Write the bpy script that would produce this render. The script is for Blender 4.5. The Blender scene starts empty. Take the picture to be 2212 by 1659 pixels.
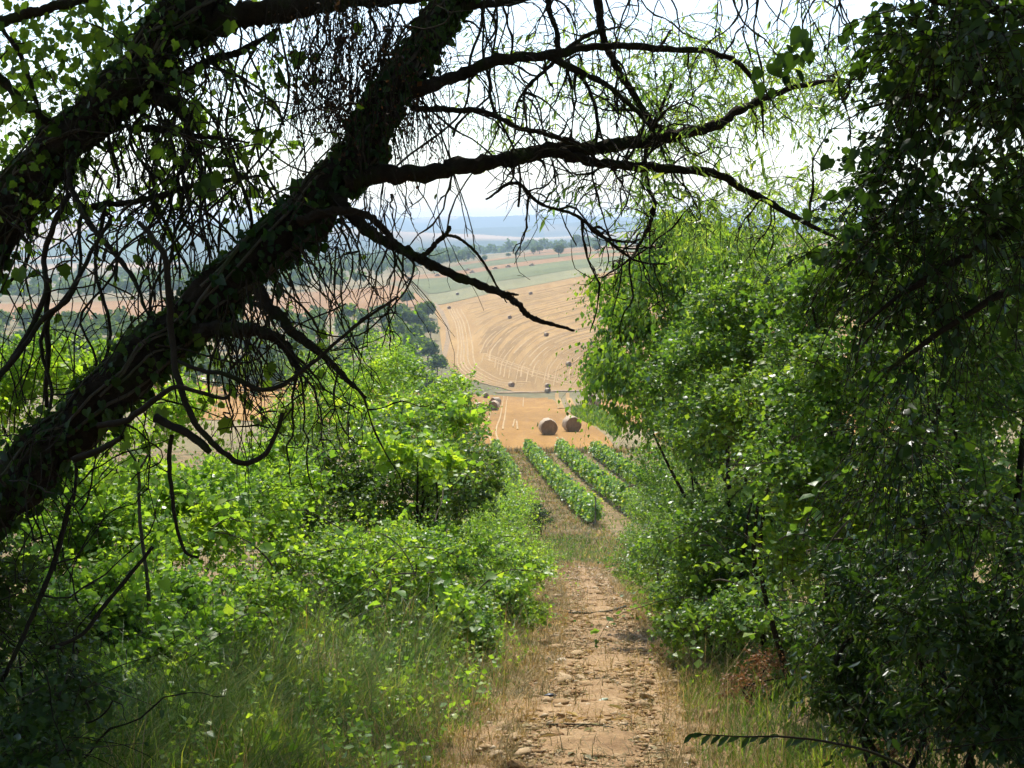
import bpy, math
import numpy as np
from mathutils import Vector, Matrix

# ------------------------------------------------------------------ camera, sky, sun, exposure
sc = bpy.context.scene
COL = sc.collection
F = 3039.0                                   # focal length in reading units (frame 2212 x 1659)
EYE = 1.6
PITCH = math.atan(330.0 / F)
cam_d = bpy.data.cameras.new('camera')
cam = bpy.data.objects.new('camera', cam_d)
COL.objects.link(cam)
cam.location = (0, 0, EYE)
cam.rotation_euler = (math.pi / 2 - PITCH, 0, 0)
cam_d.sensor_width = 36.0
cam_d.lens = 36.0 * F / 2212.0
cam_d.clip_start = 0.05
cam_d.clip_end = 40000
sc.camera = cam

SUN_EL, SUN_AZ = math.radians(56), math.radians(-7)      # azimuth from +Y towards +X
SUN = Vector((math.sin(SUN_AZ) * math.cos(SUN_EL), math.cos(SUN_AZ) * math.cos(SUN_EL), math.sin(SUN_EL)))
world = bpy.data.worlds.new('World')
sc.world = world
world.use_nodes = True
wn = world.node_tree
bg = wn.nodes['Background']
sky = wn.nodes.new('ShaderNodeTexSky')
sky.sky_type = 'NISHITA'
sky.sun_disc = False
sky.sun_elevation = SUN_EL
sky.sun_rotation = SUN_AZ
sky.air_density = 1.0
sky.dust_density = 1.0
sky.ozone_density = 1.0
wn.links.new(sky.outputs[0], bg.inputs[0])
bg.inputs[1].default_value = 0.15
sun_d = bpy.data.lights.new('sun', 'SUN')
sun_d.energy = 4.3
sun_d.angle = math.radians(0.53)
sun_d.color = (1.0, 0.95, 0.86)
sun_o = bpy.data.objects.new('sun', sun_d)
COL.objects.link(sun_o)
sun_o.rotation_euler = SUN.to_track_quat('Z', 'Y').to_euler()
sun_o.location = (0, 0, 60)
sc.view_settings.view_transform = 'Standard'
sc.view_settings.look = 'None'
sc.view_settings.exposure = 0.72
sc.view_settings.gamma = 1.0
sc.view_settings.use_curve_mapping = False
sc.render.engine = 'CYCLES'
cy = sc.cycles
cy.max_bounces = 4
cy.diffuse_bounces = 2
cy.glossy_bounces = 2
cy.transmission_bounces = 3
cy.transparent_max_bounces = 4
cy.volume_bounces = 0
cy.use_denoising = True
cy.denoiser = 'OPENIMAGEDENOISE'
cy.denoising_input_passes = 'RGB_ALBEDO_NORMAL'
cy.use_adaptive_sampling = True
cy.adaptive_threshold = 0.045
cy.adaptive_min_samples = 16
cy.debug_use_spatial_splits = True

# ------------------------------------------------------------------ small helpers
UP = np.array([0, 0, 1.0])
CT, ST = math.cos(PITCH), math.sin(PITCH)


def P(u, v, y):
    """world point seen at reading position (u, v) that stands y metres ahead"""
    u, v, y = np.broadcast_arrays(np.asarray(u, float), np.asarray(v, float), np.asarray(y, float))
    cx, cyy = (u - 1106) / F, -(v - 829.5) / F
    t = y / (CT + cyy * ST)
    return np.stack([t * cx, y, EYE + t * (-ST + cyy * CT)], -1)


def proj(p):
    p = np.asarray(p, float)
    d = p - np.array([0, 0, EYE])
    f = d[..., 1] * CT - d[..., 2] * ST
    w = d[..., 1] * ST + d[..., 2] * CT
    f = np.where(f < 0.05, 0.05, f)
    return 1106 + F * d[..., 0] / f, 829.5 - F * w / f, f


def nz(a):
    return a / np.maximum(np.linalg.norm(a, axis=-1, keepdims=True), 1e-9)


def pchip(x, y, xq):
    x = np.asarray(x, float); y = np.asarray(y, float)
    h = np.diff(x); d = np.diff(y) / h
    m = np.zeros_like(y)
    for i in range(1, len(x) - 1):
        if d[i - 1] * d[i] > 0:
            w1, w2 = 2 * h[i] + h[i - 1], h[i] + 2 * h[i - 1]
            m[i] = (w1 + w2) / (w1 / d[i - 1] + w2 / d[i])
    m[0], m[-1] = d[0], d[-1]
    i = np.clip(np.searchsorted(x, xq) - 1, 0, len(h) - 1)
    t = (xq - x[i]) / h[i]
    return ((1 + 2 * t) * (1 - t) ** 2 * y[i] + t * (1 - t) ** 2 * h[i] * m[i]
            + t * t * (3 - 2 * t) * y[i + 1] + t * t * (t - 1) * h[i] * m[i + 1])


def sst(a, b, x):
    t = np.clip((x - a) / (b - a), 0, 1)
    return t * t * (3 - 2 * t)


class Noise:
    def __init__(self, seed, scale, n=10):
        r = np.random.default_rng(seed)
        self.k = nz(r.normal(size=(n, 3))) * (2 * np.pi / scale) * r.uniform(0.6, 1.7, (n, 1))
        self.f = r.uniform(0, 6.28, n)

    def __call__(self, p):
        return np.sin(np.asarray(p) @ self.k.T + self.f).mean(-1) * 2.2


# ------------------------------------------------------------------ mesh and object builders
def build_mesh(name, V, Fa, smooth=False):
    V = np.ascontiguousarray(V, dtype=np.float32).reshape(-1, 3)
    Fs = Fa if isinstance(Fa, list) else [Fa]
    Fs = [np.asarray(f, dtype=np.int32) for f in Fs if len(f)]
    me = bpy.data.meshes.new(name)
    me.vertices.add(len(V))
    me.vertices.foreach_set('co', V.ravel())
    idx = np.concatenate([f.ravel() for f in Fs])
    tot = np.concatenate([np.full(len(f), f.shape[1], np.int32) for f in Fs])
    st = np.concatenate([[0], np.cumsum(tot)[:-1]]).astype(np.int32)
    me.loops.add(len(idx))
    me.loops.foreach_set('vertex_index', idx)
    me.polygons.add(len(tot))
    me.polygons.foreach_set('loop_start', st)
    if smooth:
        me.polygons.foreach_set('use_smooth', np.ones(len(tot), bool))
    me.update(calc_edges=True)
    return me


def link(name, me, mat=None, parent=None):
    o = bpy.data.objects.new(name, me)
    COL.objects.link(o)
    if mat is not None and not me.materials:
        me.materials.append(mat)
    if parent is not None:
        o.parent = parent
    return o


def mobj(name, V, Fa, mat, parent=None, smooth=False, kind=None):
    """mesh from world coordinates, stored relative to its parent's base"""
    V = np.asarray(V, float).reshape(-1, 3)
    if parent is not None:
        V = V - np.array(parent.location)
    o = link(name, build_mesh(name, V, Fa, smooth), mat, parent)
    if kind:
        o['kind'] = kind
    return o


def tag(o, label, cat, group=None, kind=None):
    o['label'] = label
    o['category'] = cat
    if group:
        o['group'] = group
    if kind:
        o['kind'] = kind
    return o


def thing(name, loc, label, cat, group=None):
    o = bpy.data.objects.new(name, None)
    o.empty_display_size = 0.2
    COL.objects.link(o)
    o.location = tuple(float(c) for c in loc)
    return tag(o, label, cat, group)


def struct(o):
    o['kind'] = 'structure'
    return o


def catmull(pts, n):
    pts = np.asarray(pts, float)
    q = np.vstack([2 * pts[0] - pts[1], pts, 2 * pts[-1] - pts[-2]])
    t = np.linspace(0, len(pts) - 1 - 1e-6, n)
    i = t.astype(int); f = (t - i)[:, None]
    a, b, c, d = q[i], q[i + 1], q[i + 2], q[i + 3]
    return 0.5 * (2 * b + (c - a) * f + (2 * a - 5 * b + 4 * c - d) * f ** 2 + (3 * b - a - 3 * c + d) * f ** 3)


def tubes(paths, radii, sides=4, caps=True, wob=None):
    """paths (N,K,3), radii (N,K) -> verts, quads"""
    paths = np.asarray(paths, float); radii = np.asarray(radii, float)
    N, K, _ = paths.shape
    tan = np.empty_like(paths)
    tan[:, 1:-1] = paths[:, 2:] - paths[:, :-2]
    tan[:, 0] = paths[:, 1] - paths[:, 0]
    tan[:, -1] = paths[:, -1] - paths[:, -2]
    tan = nz(tan)
    main = nz(paths[:, -1] - paths[:, 0])
    ref = np.where(np.abs(main[:, 1:2]) < 0.8, np.array([[0, 1.0, 0]]), np.array([[1.0, 0, 0.2]]))
    ref = np.repeat(ref[:, None, :], K, 1)
    a = nz(np.cross(tan, ref)); b = np.cross(tan, a)
    th = np.linspace(0, 2 * np.pi, sides, endpoint=False)
    c, s = np.cos(th), np.sin(th)
    ring = a[:, :, None, :] * c[None, None, :, None] + b[:, :, None, :] * s[None, None, :, None]
    rr = radii[:, :, None, None]
    if wob is not None:
        rr = rr * wob
    V = paths[:, :, None, :] + ring * rr
    base = (np.arange(N) * K * sides)[:, None, None]
    k = (np.arange(K - 1) * sides)[None, :, None]
    j = np.arange(sides)[None, None, :]; j2 = (j + 1) % sides
    Q = np.stack([base + k + j, base + k + j2, base + k + sides + j2, base + k + sides + j], -1).reshape(-1, 4)
    return V.reshape(-1, 3), Q


def limb(pts, n, sides=10, seed=0, rough=0.16):
    """one knobbly limb from a list of (x, y, z, radius); returns verts, quads, path, radii"""
    c = catmull(np.asarray(pts, float), n)
    r = np.random.default_rng(seed)
    path, rad = c[:, :3], np.maximum(c[:, 3], 0.0015)
    for sc_, am in ((.45, .5), (.16, .28), (.07, .2)):
        path = path + np.stack([Noise(seed + 5 + k + int(sc_ * 100), sc_)(path) for k in range(3)], -1) * np.minimum(rad, .02)[:, None] * am
    w = 1 + rough * r.normal(size=(1, n, sides, 1))
    w = 0.6 * w + 0.2 * np.roll(w, 1, 1) + 0.2 * np.roll(w, 1, 2)
    V, Q = tubes(path[None], rad[None], sides, wob=w)
    return V, Q, path, rad


class Bag:
    def __init__(self):
        self.V, self.F, self.n = [], [], 0

    def add(self, V, Fa):
        self.V.append(np.asarray(V).reshape(-1, 3)); self.F.append(np.asarray(Fa) + self.n)
        self.n += len(self.V[-1])

    def get(self):
        return np.concatenate(self.V), np.concatenate(self.F)


# ------------------------------------------------------------------ leaf shapes (s along, t across, h lift)
def fan(pts):
    pts = np.array(pts, float)
    n = len(pts)
    return pts, np.array([[0, i, i + 1] for i in range(1, n - 1)], np.int32)


T_RHOMB = (np.array([[0, 0, 0], [.45, 1, .10], [1, 0, -.08], [.45, -1, .10]]), np.array([[0, 2, 1], [0, 3, 2]], np.int32))
T_LEAF = (np.array([[0, 0, 0], [.22, .75, .07], [.58, .92, .05], [1, 0, -.16], [.58, -.92, .05], [.22, -.75, .07], [.5, 0, -.03]]),
          np.array([[0, 6, 1], [6, 2, 1], [6, 3, 2], [0, 5, 6], [5, 4, 6], [6, 4, 3]], np.int32))
T_FOUR = (np.array([[0, 0, 0], [.24, .85, .07], [.66, .72, .03], [1, 0, -.14], [.66, -.72, .03], [.24, -.85, .07]]),
          np.array([[0, 3, 1], [1, 3, 2], [0, 5, 3], [5, 4, 3]], np.int32))
T_NARROW = (np.array([[0, 0, 0], [.3, .9, .03], [.7, .7, -.02], [1, 0, -.16], [.7, -.7, -.02], [.3, -.9, .03]]),
            np.array([[0, 2, 1], [0, 3, 2], [0, 4, 3], [0, 5, 4]], np.int32))
T_HEART = (np.array([[.04, 0, -.02], [-.08, .45, .05], [.08, .92, .08], [.38, 1.0, .06], [.68, .62, 0], [1.06, 0, -.18],
                     [.68, -.62, 0], [.38, -1.0, .06], [.08, -.92, .08], [-.08, -.45, .05]]),
           np.array([[0, i + 1, i] for i in range(1, 9)], np.int32))
T_LOBED = (np.array([[0.05, 0, 0], [-.10, .42, .05], [.10, .70, .05], [.30, .98, .03], [.47, .66, 0], [.66, .74, -.04], [.76, .36, -.05], [1.06, 0, -.2],
                     [.76, -.36, -.05], [.66, -.74, -.04], [.47, -.66, 0], [.30, -.98, .03], [.10, -.70, .05], [-.10, -.42, .05]]),
           np.array([[0, i + 1, i] for i in range(1, 13)], np.int32))


class Leaves:
    """arrays describing many leaves"""
    def __init__(self):
        self.p, self.a, self.n, self.L, self.W = [], [], [], [], []

    def add(self, p, a, n, L, W):
        self.p.append(p); self.a.append(a); self.n.append(n); self.L.append(L); self.W.append(W)

    def done(self):
        p = np.concatenate(self.p); a = nz(np.concatenate(self.a)); n = np.concatenate(self.n)
        n = n - (n * a).sum(-1, keepdims=True) * a
        return p, a, nz(n), np.concatenate(self.L), np.concatenate(self.W)


def leaf_mesh(p, a, n, L, W, T):
    tv, tf = T
    side = np.cross(n, a)
    V = (p[:, None] + a[:, None] * (tv[None, :, 0:1] * L[:, None, None])
         + side[:, None] * (tv[None, :, 1:2] * W[:, None, None]) + n[:, None] * (tv[None, :, 2:3] * L[:, None, None]))
    Fa = (tf[None] + (np.arange(len(p)) * len(tv))[:, None, None]).reshape(-1, 3)
    return V.reshape(-1, 3), Fa


LEAF_ME = {}


def put_leaves(parent, lv, T, tname, mat, n_obj, part='foliage', leaf_name='leaf', mask_fn=None):
    """largest-showing leaves as objects of their own, the rest joined as one part"""
    p, a, n, L, W = lv.done()
    rest = np.ones(len(p), bool)
    if n_obj:
        u, v, f = proj(p + a * (L * .5)[:, None])
        inside = (u > 5) & (u < 2207) & (v > 5) & (v < 1654) & (p[:, 1] > 0.5)
        if mask_fn is not None:
            inside &= mask_fn(u, v)
        facing = np.abs((n * nz(p - np.array([0, 0, EYE]))).sum(-1))
        score = np.where(inside, L * W * (facing + .15) / f ** 2, -1)
        pick = np.argsort(-score)[:n_obj]
        pick = pick[score[pick] > 0]
        key = (tname, mat.name)
        if key not in LEAF_ME:
            LEAF_ME[key] = build_mesh('leaf_blade', T[0], T[1])
            LEAF_ME[key].materials.append(mat)
        base = np.array(parent.location)
        side = np.cross(n, a)
        for i in pick:
            o = link(leaf_name, LEAF_ME[key], None, parent)
            M = np.eye(4)
            M[:3, 0] = a[i] * L[i]; M[:3, 1] = side[i] * W[i]; M[:3, 2] = n[i] * L[i]; M[:3, 3] = p[i] - base
            o.matrix_basis = Matrix(M.tolist())
        rest[pick] = False
    if rest.any():
        if len(T[1]) > 4:                                  # the many small ones need fewer faces
            T = T_FOUR if np.median(p[:, 1]) < 9.8 else T_RHOMB
            if T is T_RHOMB:
                L, W = L * 1.1, W * 1.36
        V, Fa = leaf_mesh(p[rest], a[rest], n[rest], L[rest], W[rest], T)
        mobj(part, V, Fa, mat, parent, kind='stuff')


def spray_leaves(r, o, d, length, k, droop, leafL, ratio, lv, leaf_droop=0.25, up=0.8, start=.15, spread=.9, var=.3):
    """sprays of leaves on curved twigs; returns the twig paths"""
    N = len(o)
    g = np.array([0, 0, -1.0])
    t = np.linspace(start, 1, k)[None, :] + r.uniform(-.04, .04, (N, k))
    ln = length[:, None, None]
    pt = o[:, None] + d[:, None] * ln * t[..., None] + g * (ln * droop * t[..., None] ** 2)
    tg = nz(d[:, None] + g * (2 * droop * t[..., None]))
    side = nz(np.cross(tg, UP + 0.3 * r.normal(size=(N, 1, 3))))
    sgn = np.where((np.arange(k)[None, :] + r.integers(0, 2, (N, 1))) % 2 == 0, 1., -1.)[..., None]
    ax = tg * .55 + side * sgn * spread + g * leaf_droop + r.normal(size=(N, k, 3)) * .28
    nr = UP * up + r.normal(size=(N, k, 3)) * .7 + np.array([0, -.15, 0])
    L = leafL * np.exp(r.normal(size=(N, k)) * var) * np.exp(r.normal(size=(N, 1)) * .3) * (1 - .35 * t)
    L = np.minimum(L, leafL * 1.6)
    lv.add(pt.reshape(-1, 3), ax.reshape(-1, 3), nr.reshape(-1, 3), L.ravel(), (L * ratio).ravel())
    tk = np.linspace(0, 1, 4)[None, :, None]
    return o[:, None] + d[:, None] * ln * tk + g * (ln * droop * tk ** 2)


def ell_points(r, ells, N, shell=.55, gate=None, thr=-.15):
    """points in a union of ellipsoids (c, radii), denser near the surface; returns points, outward dirs"""
    w = np.array([e[1][0] * e[1][1] * e[1][2] for e in ells]) ** .67
    w = w / w.sum()
    out_p, out_d = [], []
    got = 0
    for _ in range(14):
        m = max(200, int((N - got) * 2))
        ix = r.choice(len(ells), m, p=w)
        C = np.array([e[0] for e in ells])[ix]; R = np.array([e[1] for e in ells])[ix]
        d = nz(r.normal(size=(m, 3)))
        rad = (shell ** 3 + (1 - shell ** 3) * r.random(m)) ** (1 / 3)
        p = C + d * R * rad[:, None]
        ok = np.ones(m, bool)
        for e in ells:                                   # deep inside another lobe: hidden anyway
            q = (p - e[0]) / e[1]
            ok &= (q * q).sum(-1) > .30
        if gate is not None:
            ok &= gate(p) > thr + .5 * (rad - .8)
        out_p.append(p[ok]); out_d.append(nz(d / R)[ok])
        got += ok.sum()
        if got >= N:
            break
    return np.concatenate(out_p)[:N], np.concatenate(out_d)[:N]


def lobes(r, ells, m):
    """break each crown into smaller overlapping clumps of twigs"""
    out = []
    for c, Rr in ells:
        d = nz(r.normal(size=(m, 3)))
        d[:, 2] = np.where(d[:, 2] < -.55, -d[:, 2], d[:, 2])
        k = r.uniform(.24, .44, m)
        for i in range(m):
            out.append((c + d[i] * Rr * r.uniform(.55, .92), Rr * k[i] * np.array([1.15, 1.0, .85])))
    return out


def E(u, v, y, ru, rv, ry):
    """ellipsoid standing y metres ahead with its real radii from its angular size"""
    return (P(u, v, y), np.array([ru / F * y, ry, rv / F * y]))


# ------------------------------------------------------------------ materials
def new_mat(name):
    m = bpy.data.materials.new(name)
    m.use_nodes = True
    nt = m.node_tree
    nt.nodes.clear()
    out = nt.nodes.new('ShaderNodeOutputMaterial')
    return m, nt, out


def nd(nt, typ, **kw):
    n = nt.nodes.new(typ)
    for k, v in kw.items():
        setattr(n, k, v)
    return n


def ramp(nt, fac, stops):
    n = nt.nodes.new('ShaderNodeValToRGB')
    el = n.color_ramp.elements
    while len(el) < len(stops):
        el.new(.5)
    for e, (p, c) in zip(el, stops):
        e.position = p; e.color = (*c, 1)
    if fac is not None:
        nt.links.new(fac, n.inputs[0])
    return n.outputs[0]


def noise(nt, scale, detail=4, rough=.6, vec=None, dist=0):
    n = nt.nodes.new('ShaderNodeTexNoise')
    n.inputs['Scale'].default_value = scale
    n.inputs['Detail'].default_value = detail
    n.inputs['Roughness'].default_value = rough
    n.inputs['Distortion'].default_value = dist
    if vec is not None:
        nt.links.new(vec, n.inputs['Vector'])
    return n.outputs['Fac']


def mixc(nt, fac, a, b, mode='MIX'):
    n = nt.nodes.new('ShaderNodeMix')
    n.data_type = 'RGBA'; n.blend_type = mode
    for i, s in ((0, fac), (6, a), (7, b)):
        if isinstance(s, (int, float)):
            n.inputs[i].default_value = s
        elif isinstance(s, tuple):
            n.inputs[i].default_value = (*s, 1)
        else:
            nt.links.new(s, n.inputs[i])
    return n.outputs[2]


def mathn(nt, op, a, b=None):
    n = nt.nodes.new('ShaderNodeMath'); n.operation = op
    for i, s in ((0, a), (1, b)):
        if s is None:
            continue
        if isinstance(s, (int, float)):
            n.inputs[i].default_value = s
        else:
            nt.links.new(s, n.inputs[i])
    return n.outputs[0]


def world_pos(nt):
    return nd(nt, 'ShaderNodeNewGeometry').outputs['Position']


def leaf_mat(name, cols, trans_gain=(2.0, 1.75, .55), trans=.5, gloss=.06, rough=.4, gain=1.0, sheen=.06):
    """thin leaf: diffuse reflection, translucent transmission and a waxy sheen; hue varies leaf by leaf"""
    m, nt, out = new_mat(name)
    g = nd(nt, 'ShaderNodeNewGeometry')
    oi = nd(nt, 'ShaderNodeObjectInfo')
    rnd = mathn(nt, 'FRACT', mathn(nt, 'ADD', g.outputs['Random Per Island'], oi.outputs['Random']))
    n = len(cols)
    cols = [tuple(min(.8, q * gain) for q in cc) for cc in cols]
    c = ramp(nt, rnd, [(i / (n - 1), cc) for i, cc in enumerate(cols)])
    c = mixc(nt, 1.0, c, ramp(nt, noise(nt, 1.1, 3, .6, g.outputs['Position']), [(.32, (.55, .68, .8)), (.5, (.92, .95, .95)), (.68, (1.35, 1.22, .95))]), 'MULTIPLY')
    df = nd(nt, 'ShaderNodeBsdfDiffuse'); nt.links.new(c, df.inputs[0])
    tr = nd(nt, 'ShaderNodeBsdfTranslucent')
    nt.links.new(mixc(nt, 1.0, c, trans_gain, 'MULTIPLY'), tr.inputs[0])
    mx = nd(nt, 'ShaderNodeMixShader'); mx.inputs[0].default_value = trans
    nt.links.new(df.outputs[0], mx.inputs[1]); nt.links.new(tr.outputs[0], mx.inputs[2])
    gl = nd(nt, 'ShaderNodeBsdfGlossy'); gl.inputs['Roughness'].default_value = rough
    lw = nd(nt, 'ShaderNodeLayerWeight'); lw.inputs[0].default_value = .25
    fac = mathn(nt, 'ADD', mathn(nt, 'MULTIPLY', lw.outputs['Fresnel'], sheen), gloss * .45)
    m2 = nd(nt, 'ShaderNodeMixShader'); nt.links.new(fac, m2.inputs[0])
    nt.links.new(mx.outputs[0], m2.inputs[1]); nt.links.new(gl.outputs[0], m2.inputs[2])
    nt.links.new(m2.outputs[0], out.inputs[0])
    return m


def solid_mat(name, col_fn, rough=.9, bump=None, spec=.2):
    m, nt, out = new_mat(name)
    b = nd(nt, 'ShaderNodeBsdfPrincipled')
    b.inputs['Roughness'].default_value = rough
    b.inputs['Specular IOR Level'].default_value = spec
    c = col_fn(nt)
    if isinstance(c, tuple):
        b.inputs['Base Color'].default_value = (*c, 1)
    else:
        nt.links.new(c, b.inputs['Base Color'])
    if bump:
        bn = nd(nt, 'ShaderNodeBump')
        bn.inputs['Strength'].default_value = bump[1]
        bn.inputs['Distance'].default_value = bump[2]
        nt.links.new(noise(nt, bump[0], 6, .65, world_pos(nt)), bn.inputs['Height'])
        nt.links.new(bn.outputs[0], b.inputs['Normal'])
    nt.links.new(b.outputs[0], out.inputs[0])
    return m


def xmap(nt, sx, sy, sz):
    mp = nd(nt, 'ShaderNodeMapping')
    mp.inputs['Scale'].default_value = (sx, sy, sz)
    nt.links.new(world_pos(nt), mp.inputs[0])
    return mp.outputs[0]


def c_ground(nt):
    p = world_pos(nt)
    near = ramp(nt, noise(nt, .9, 6, .65, p), [(.3, (.07, .085, .025)), (.47, (.18, .135, .065)), (.62, (.27, .195, .105)), (.75, (.12, .12, .04))])
    fine = ramp(nt, noise(nt, 9, 5, .7, p), [(.3, (.55, .5, .42)), (.7, (1.25, 1.2, 1.1))])
    return mixc(nt, 1.0, near, fine, 'MULTIPLY')


def c_far(nt):
    p = world_pos(nt)
    a = ramp(nt, noise(nt, .012, 5, .6, p), [(.32, (.14, .125, .055)), (.5, (.205, .165, .08)), (.66, (.26, .20, .105))])
    b = ramp(nt, noise(nt, .35, 4, .7, p), [(.3, (.7, .7, .65)), (.7, (1.2, 1.18, 1.1))])
    return mixc(nt, 1.0, a, b, 'MULTIPLY')


def c_hills(nt):
    vo = nd(nt, 'ShaderNodeTexVoronoi'); vo.inputs['Scale'].default_value = .0028
    nt.links.new(xmap(nt, 1, .45, 0), vo.inputs['Vector'])
    sep = nd(nt, 'ShaderNodeSeparateColor'); nt.links.new(vo.outputs['Color'], sep.inputs[0])
    fld = ramp(nt, sep.outputs[0], [(0, (.04, .065, .025)), (.35, (.06, .09, .035)), (.45, (.40, .27, .15)), (.72, (.46, .33, .19)), (.8, (.12, .17, .06)), (1, (.2, .2, .09))])
    fld.node.color_ramp.interpolation = 'CONSTANT'
    wood = ramp(nt, noise(nt, .03, 5, .7, world_pos(nt)), [(.3, (.02, .035, .015)), (.7, (.06, .09, .035))])
    big = ramp(nt, noise(nt, .00045, 3, .5, world_pos(nt)), [(.44, (0, 0, 0)), (.52, (1, 1, 1))])
    return mixc(nt, big, fld, wood)


def c_stubble(base, pale, streak=(.35, .02), big=.03):
    def fn(nt):
        p = world_pos(nt)
        s = noise(nt, 1.0, 4, .6, xmap(nt, streak[0], streak[1], .1), .6)
        a = mixc(nt, ramp(nt, s, [(.35, (0, 0, 0)), (.7, (1, 1, 1))]), base, pale)
        b = ramp(nt, noise(nt, big, 4, .6, p), [(.3, (.8, .79, .76)), (.7, (1.16, 1.14, 1.1))])
        c = ramp(nt, noise(nt, 2.2, 5, .75, p), [(.3, (.74, .72, .68)), (.7, (1.2, 1.18, 1.15))])
        return mixc(nt, 1.0, mixc(nt, 1.0, a, b, 'MULTIPLY'), c, 'MULTIPLY')
    return fn


def c_path(nt):
    p = world_pos(nt)
    a = ramp(nt, noise(nt, 2.2, 6, .7, p), [(.28, (.19, .115, .058)), (.5, (.31, .205, .108)), (.72, (.385, .275, .16))])
    b = ramp(nt, noise(nt, 38, 4, .7, p), [(.3, (.6, .57, .52)), (.7, (1.25, 1.22, 1.18))])
    return mixc(nt, 1.0, a, b, 'MULTIPLY')


def c_bark(lo, hi, moss=(.035, .045, .012)):
    def fn(nt):
        p = world_pos(nt)
        a = mixc(nt, noise(nt, 26, 6, .7, p), lo, hi)
        k = ramp(nt, noise(nt, 7, 4, .6, p), [(.52, (0, 0, 0)), (.66, (1, 1, 1))])
        return mixc(nt, k, a, moss)
    return fn


def c_stone(nt):
    oi = nd(nt, 'ShaderNodeObjectInfo'); g = nd(nt, 'ShaderNodeNewGeometry')
    rnd = mathn(nt, 'FRACT', mathn(nt, 'ADD', oi.outputs['Random'], g.outputs['Random Per Island']))
    a = ramp(nt, rnd, [(0, (.24, .14, .065)), (.35, (.33, .215, .11)), (.7, (.40, .285, .165)), (.95, (.45, .34, .22)), (1, (.52, .45, .35))])
    b = ramp(nt, noise(nt, 45, 5, .7, world_pos(nt)), [(.3, (.7, .66, .6)), (.7, (1.15, 1.15, 1.12))])
    return mixc(nt, 1.0, a, b, 'MULTIPLY')


M = {}
M['ground'] = solid_mat('dry_grassy_soil', c_ground, .95, (14, .9, .03))
M['far'] = solid_mat('rough_pasture', c_far, .95)
M['hills'] = solid_mat('wooded_hills', c_hills, .95)
M['path'] = solid_mat('stony_earth', c_path, .95, (22, 1.0, .02))
M['verge'] = solid_mat('dry_grassy_earth', lambda nt: mixc(nt, 1.0, ramp(nt, noise(nt, 3.2, 6, .7, world_pos(nt)), [(.3, (.13, .115, .05)), (.45, (.24, .17, .085)), (.65, (.33, .24, .125))]), ramp(nt, noise(nt, 30, 4, .7, world_pos(nt)), [(.3, (.6, .57, .5)), (.7, (1.2, 1.2, 1.15))]), 'MULTIPLY'), .95, (25, 1.0, .02))
M['stone'] = solid_mat('limestone', c_stone, .9, (60, .6, .004))
M['stubble'] = solid_mat('golden_stubble', c_stubble((.27, .14, .027), (.335, .185, .046), (.6, .05)), .9)
M['stubble_pale'] = solid_mat('pale_stubble', c_stubble((.31, .186, .06), (.375, .24, .088), (.25, .03), .012), .9)
M['stubble_pink'] = solid_mat('pinkish_stubble', c_stubble((.265, .142, .05), (.305, .178, .072), (.08, .015), .008), .9)
M['swath'] = solid_mat('straw_swath', c_stubble((.37, .25, .115), (.43, .305, .15), (.8, .8), .3), .85)
M['band'] = solid_mat('dull_stubble', c_stubble((.25, .152, .05), (.29, .182, .065), (.25, .03), .05), .9)
M['crop'] = solid_mat('green_crop', c_stubble((.115, .135, .045), (.14, .155, .055), (.2, .01), .01), .9)
M['crop_grey'] = solid_mat('grey_green_crop', c_stubble((.185, .18, .08), (.22, .21, .10), (.2, .01), .01), .9)
M['track'] = solid_mat('pale_track', c_stubble((.27, .19, .105), (.32, .235, .14), (.8, .8), .2), .95)
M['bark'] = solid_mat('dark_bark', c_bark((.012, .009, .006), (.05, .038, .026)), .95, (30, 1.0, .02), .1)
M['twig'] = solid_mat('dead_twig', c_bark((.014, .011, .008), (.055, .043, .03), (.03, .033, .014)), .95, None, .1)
M['stem'] = solid_mat('grey_stem', c_bark((.05, .042, .03), (.13, .11, .08), (.06, .07, .03)), .9, None, .1)
M['brown'] = leaf_mat('dead_leaf', [(.05, .024, .012), (.08, .04, .018), (.14, .07, .03)], (1.3, 1.1, .8), .35, .02)
M['rust'] = leaf_mat('rusty_leaf', [(.13, .06, .028), (.20, .105, .05), (.25, .16, .085)], (1.3, 1.05, .8), .35, .03)
M['willow'] = leaf_mat('willow_leaf', [(.075, .125, .035), (.10, .155, .045), (.13, .18, .05), (.16, .19, .05)], (1.7, 1.75, .75), .55, .07, gain=2.05)
M['ivy'] = leaf_mat('ivy_leaf', [(.022, .045, .012), (.03, .065, .014), (.05, .09, .02)], (2.0, 2.1, .5), .42, .04)
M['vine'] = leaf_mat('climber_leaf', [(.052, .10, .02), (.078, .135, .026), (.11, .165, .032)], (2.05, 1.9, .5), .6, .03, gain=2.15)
M['dim'] = leaf_mat('shade_dimmed_leaf', [(.035, .065, .02), (.05, .09, .024), (.07, .115, .03)], (2.0, 2.0, .5), .45, .06, gain=1.1)  # dimmed leaf green for the dark corner; shade is put into this colour
M['climber'] = leaf_mat('shade_toned_climber_leaf', [(.05, .09, .02), (.07, .12, .024), (.10, .15, .03)], (2.0, 2.0, .45), .55, .03, gain=.95)  # darker copy of the climber leaf, its shade painted into the colour
M['shade'] = leaf_mat('shade_toned_leaf', [(.022, .045, .014), (.032, .062, .016), (.05, .09, .02)], (2.0, 2.1, .5), .42, .05)  # greens kept low so shaded foliage goes dark; the colour carries the shade
M['hedge'] = leaf_mat('hedge_leaf', [(.042, .085, .024), (.062, .115, .03), (.085, .145, .032), (.12, .17, .035)], (2.0, 1.95, .5), .5, .06, gain=1.6)
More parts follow.
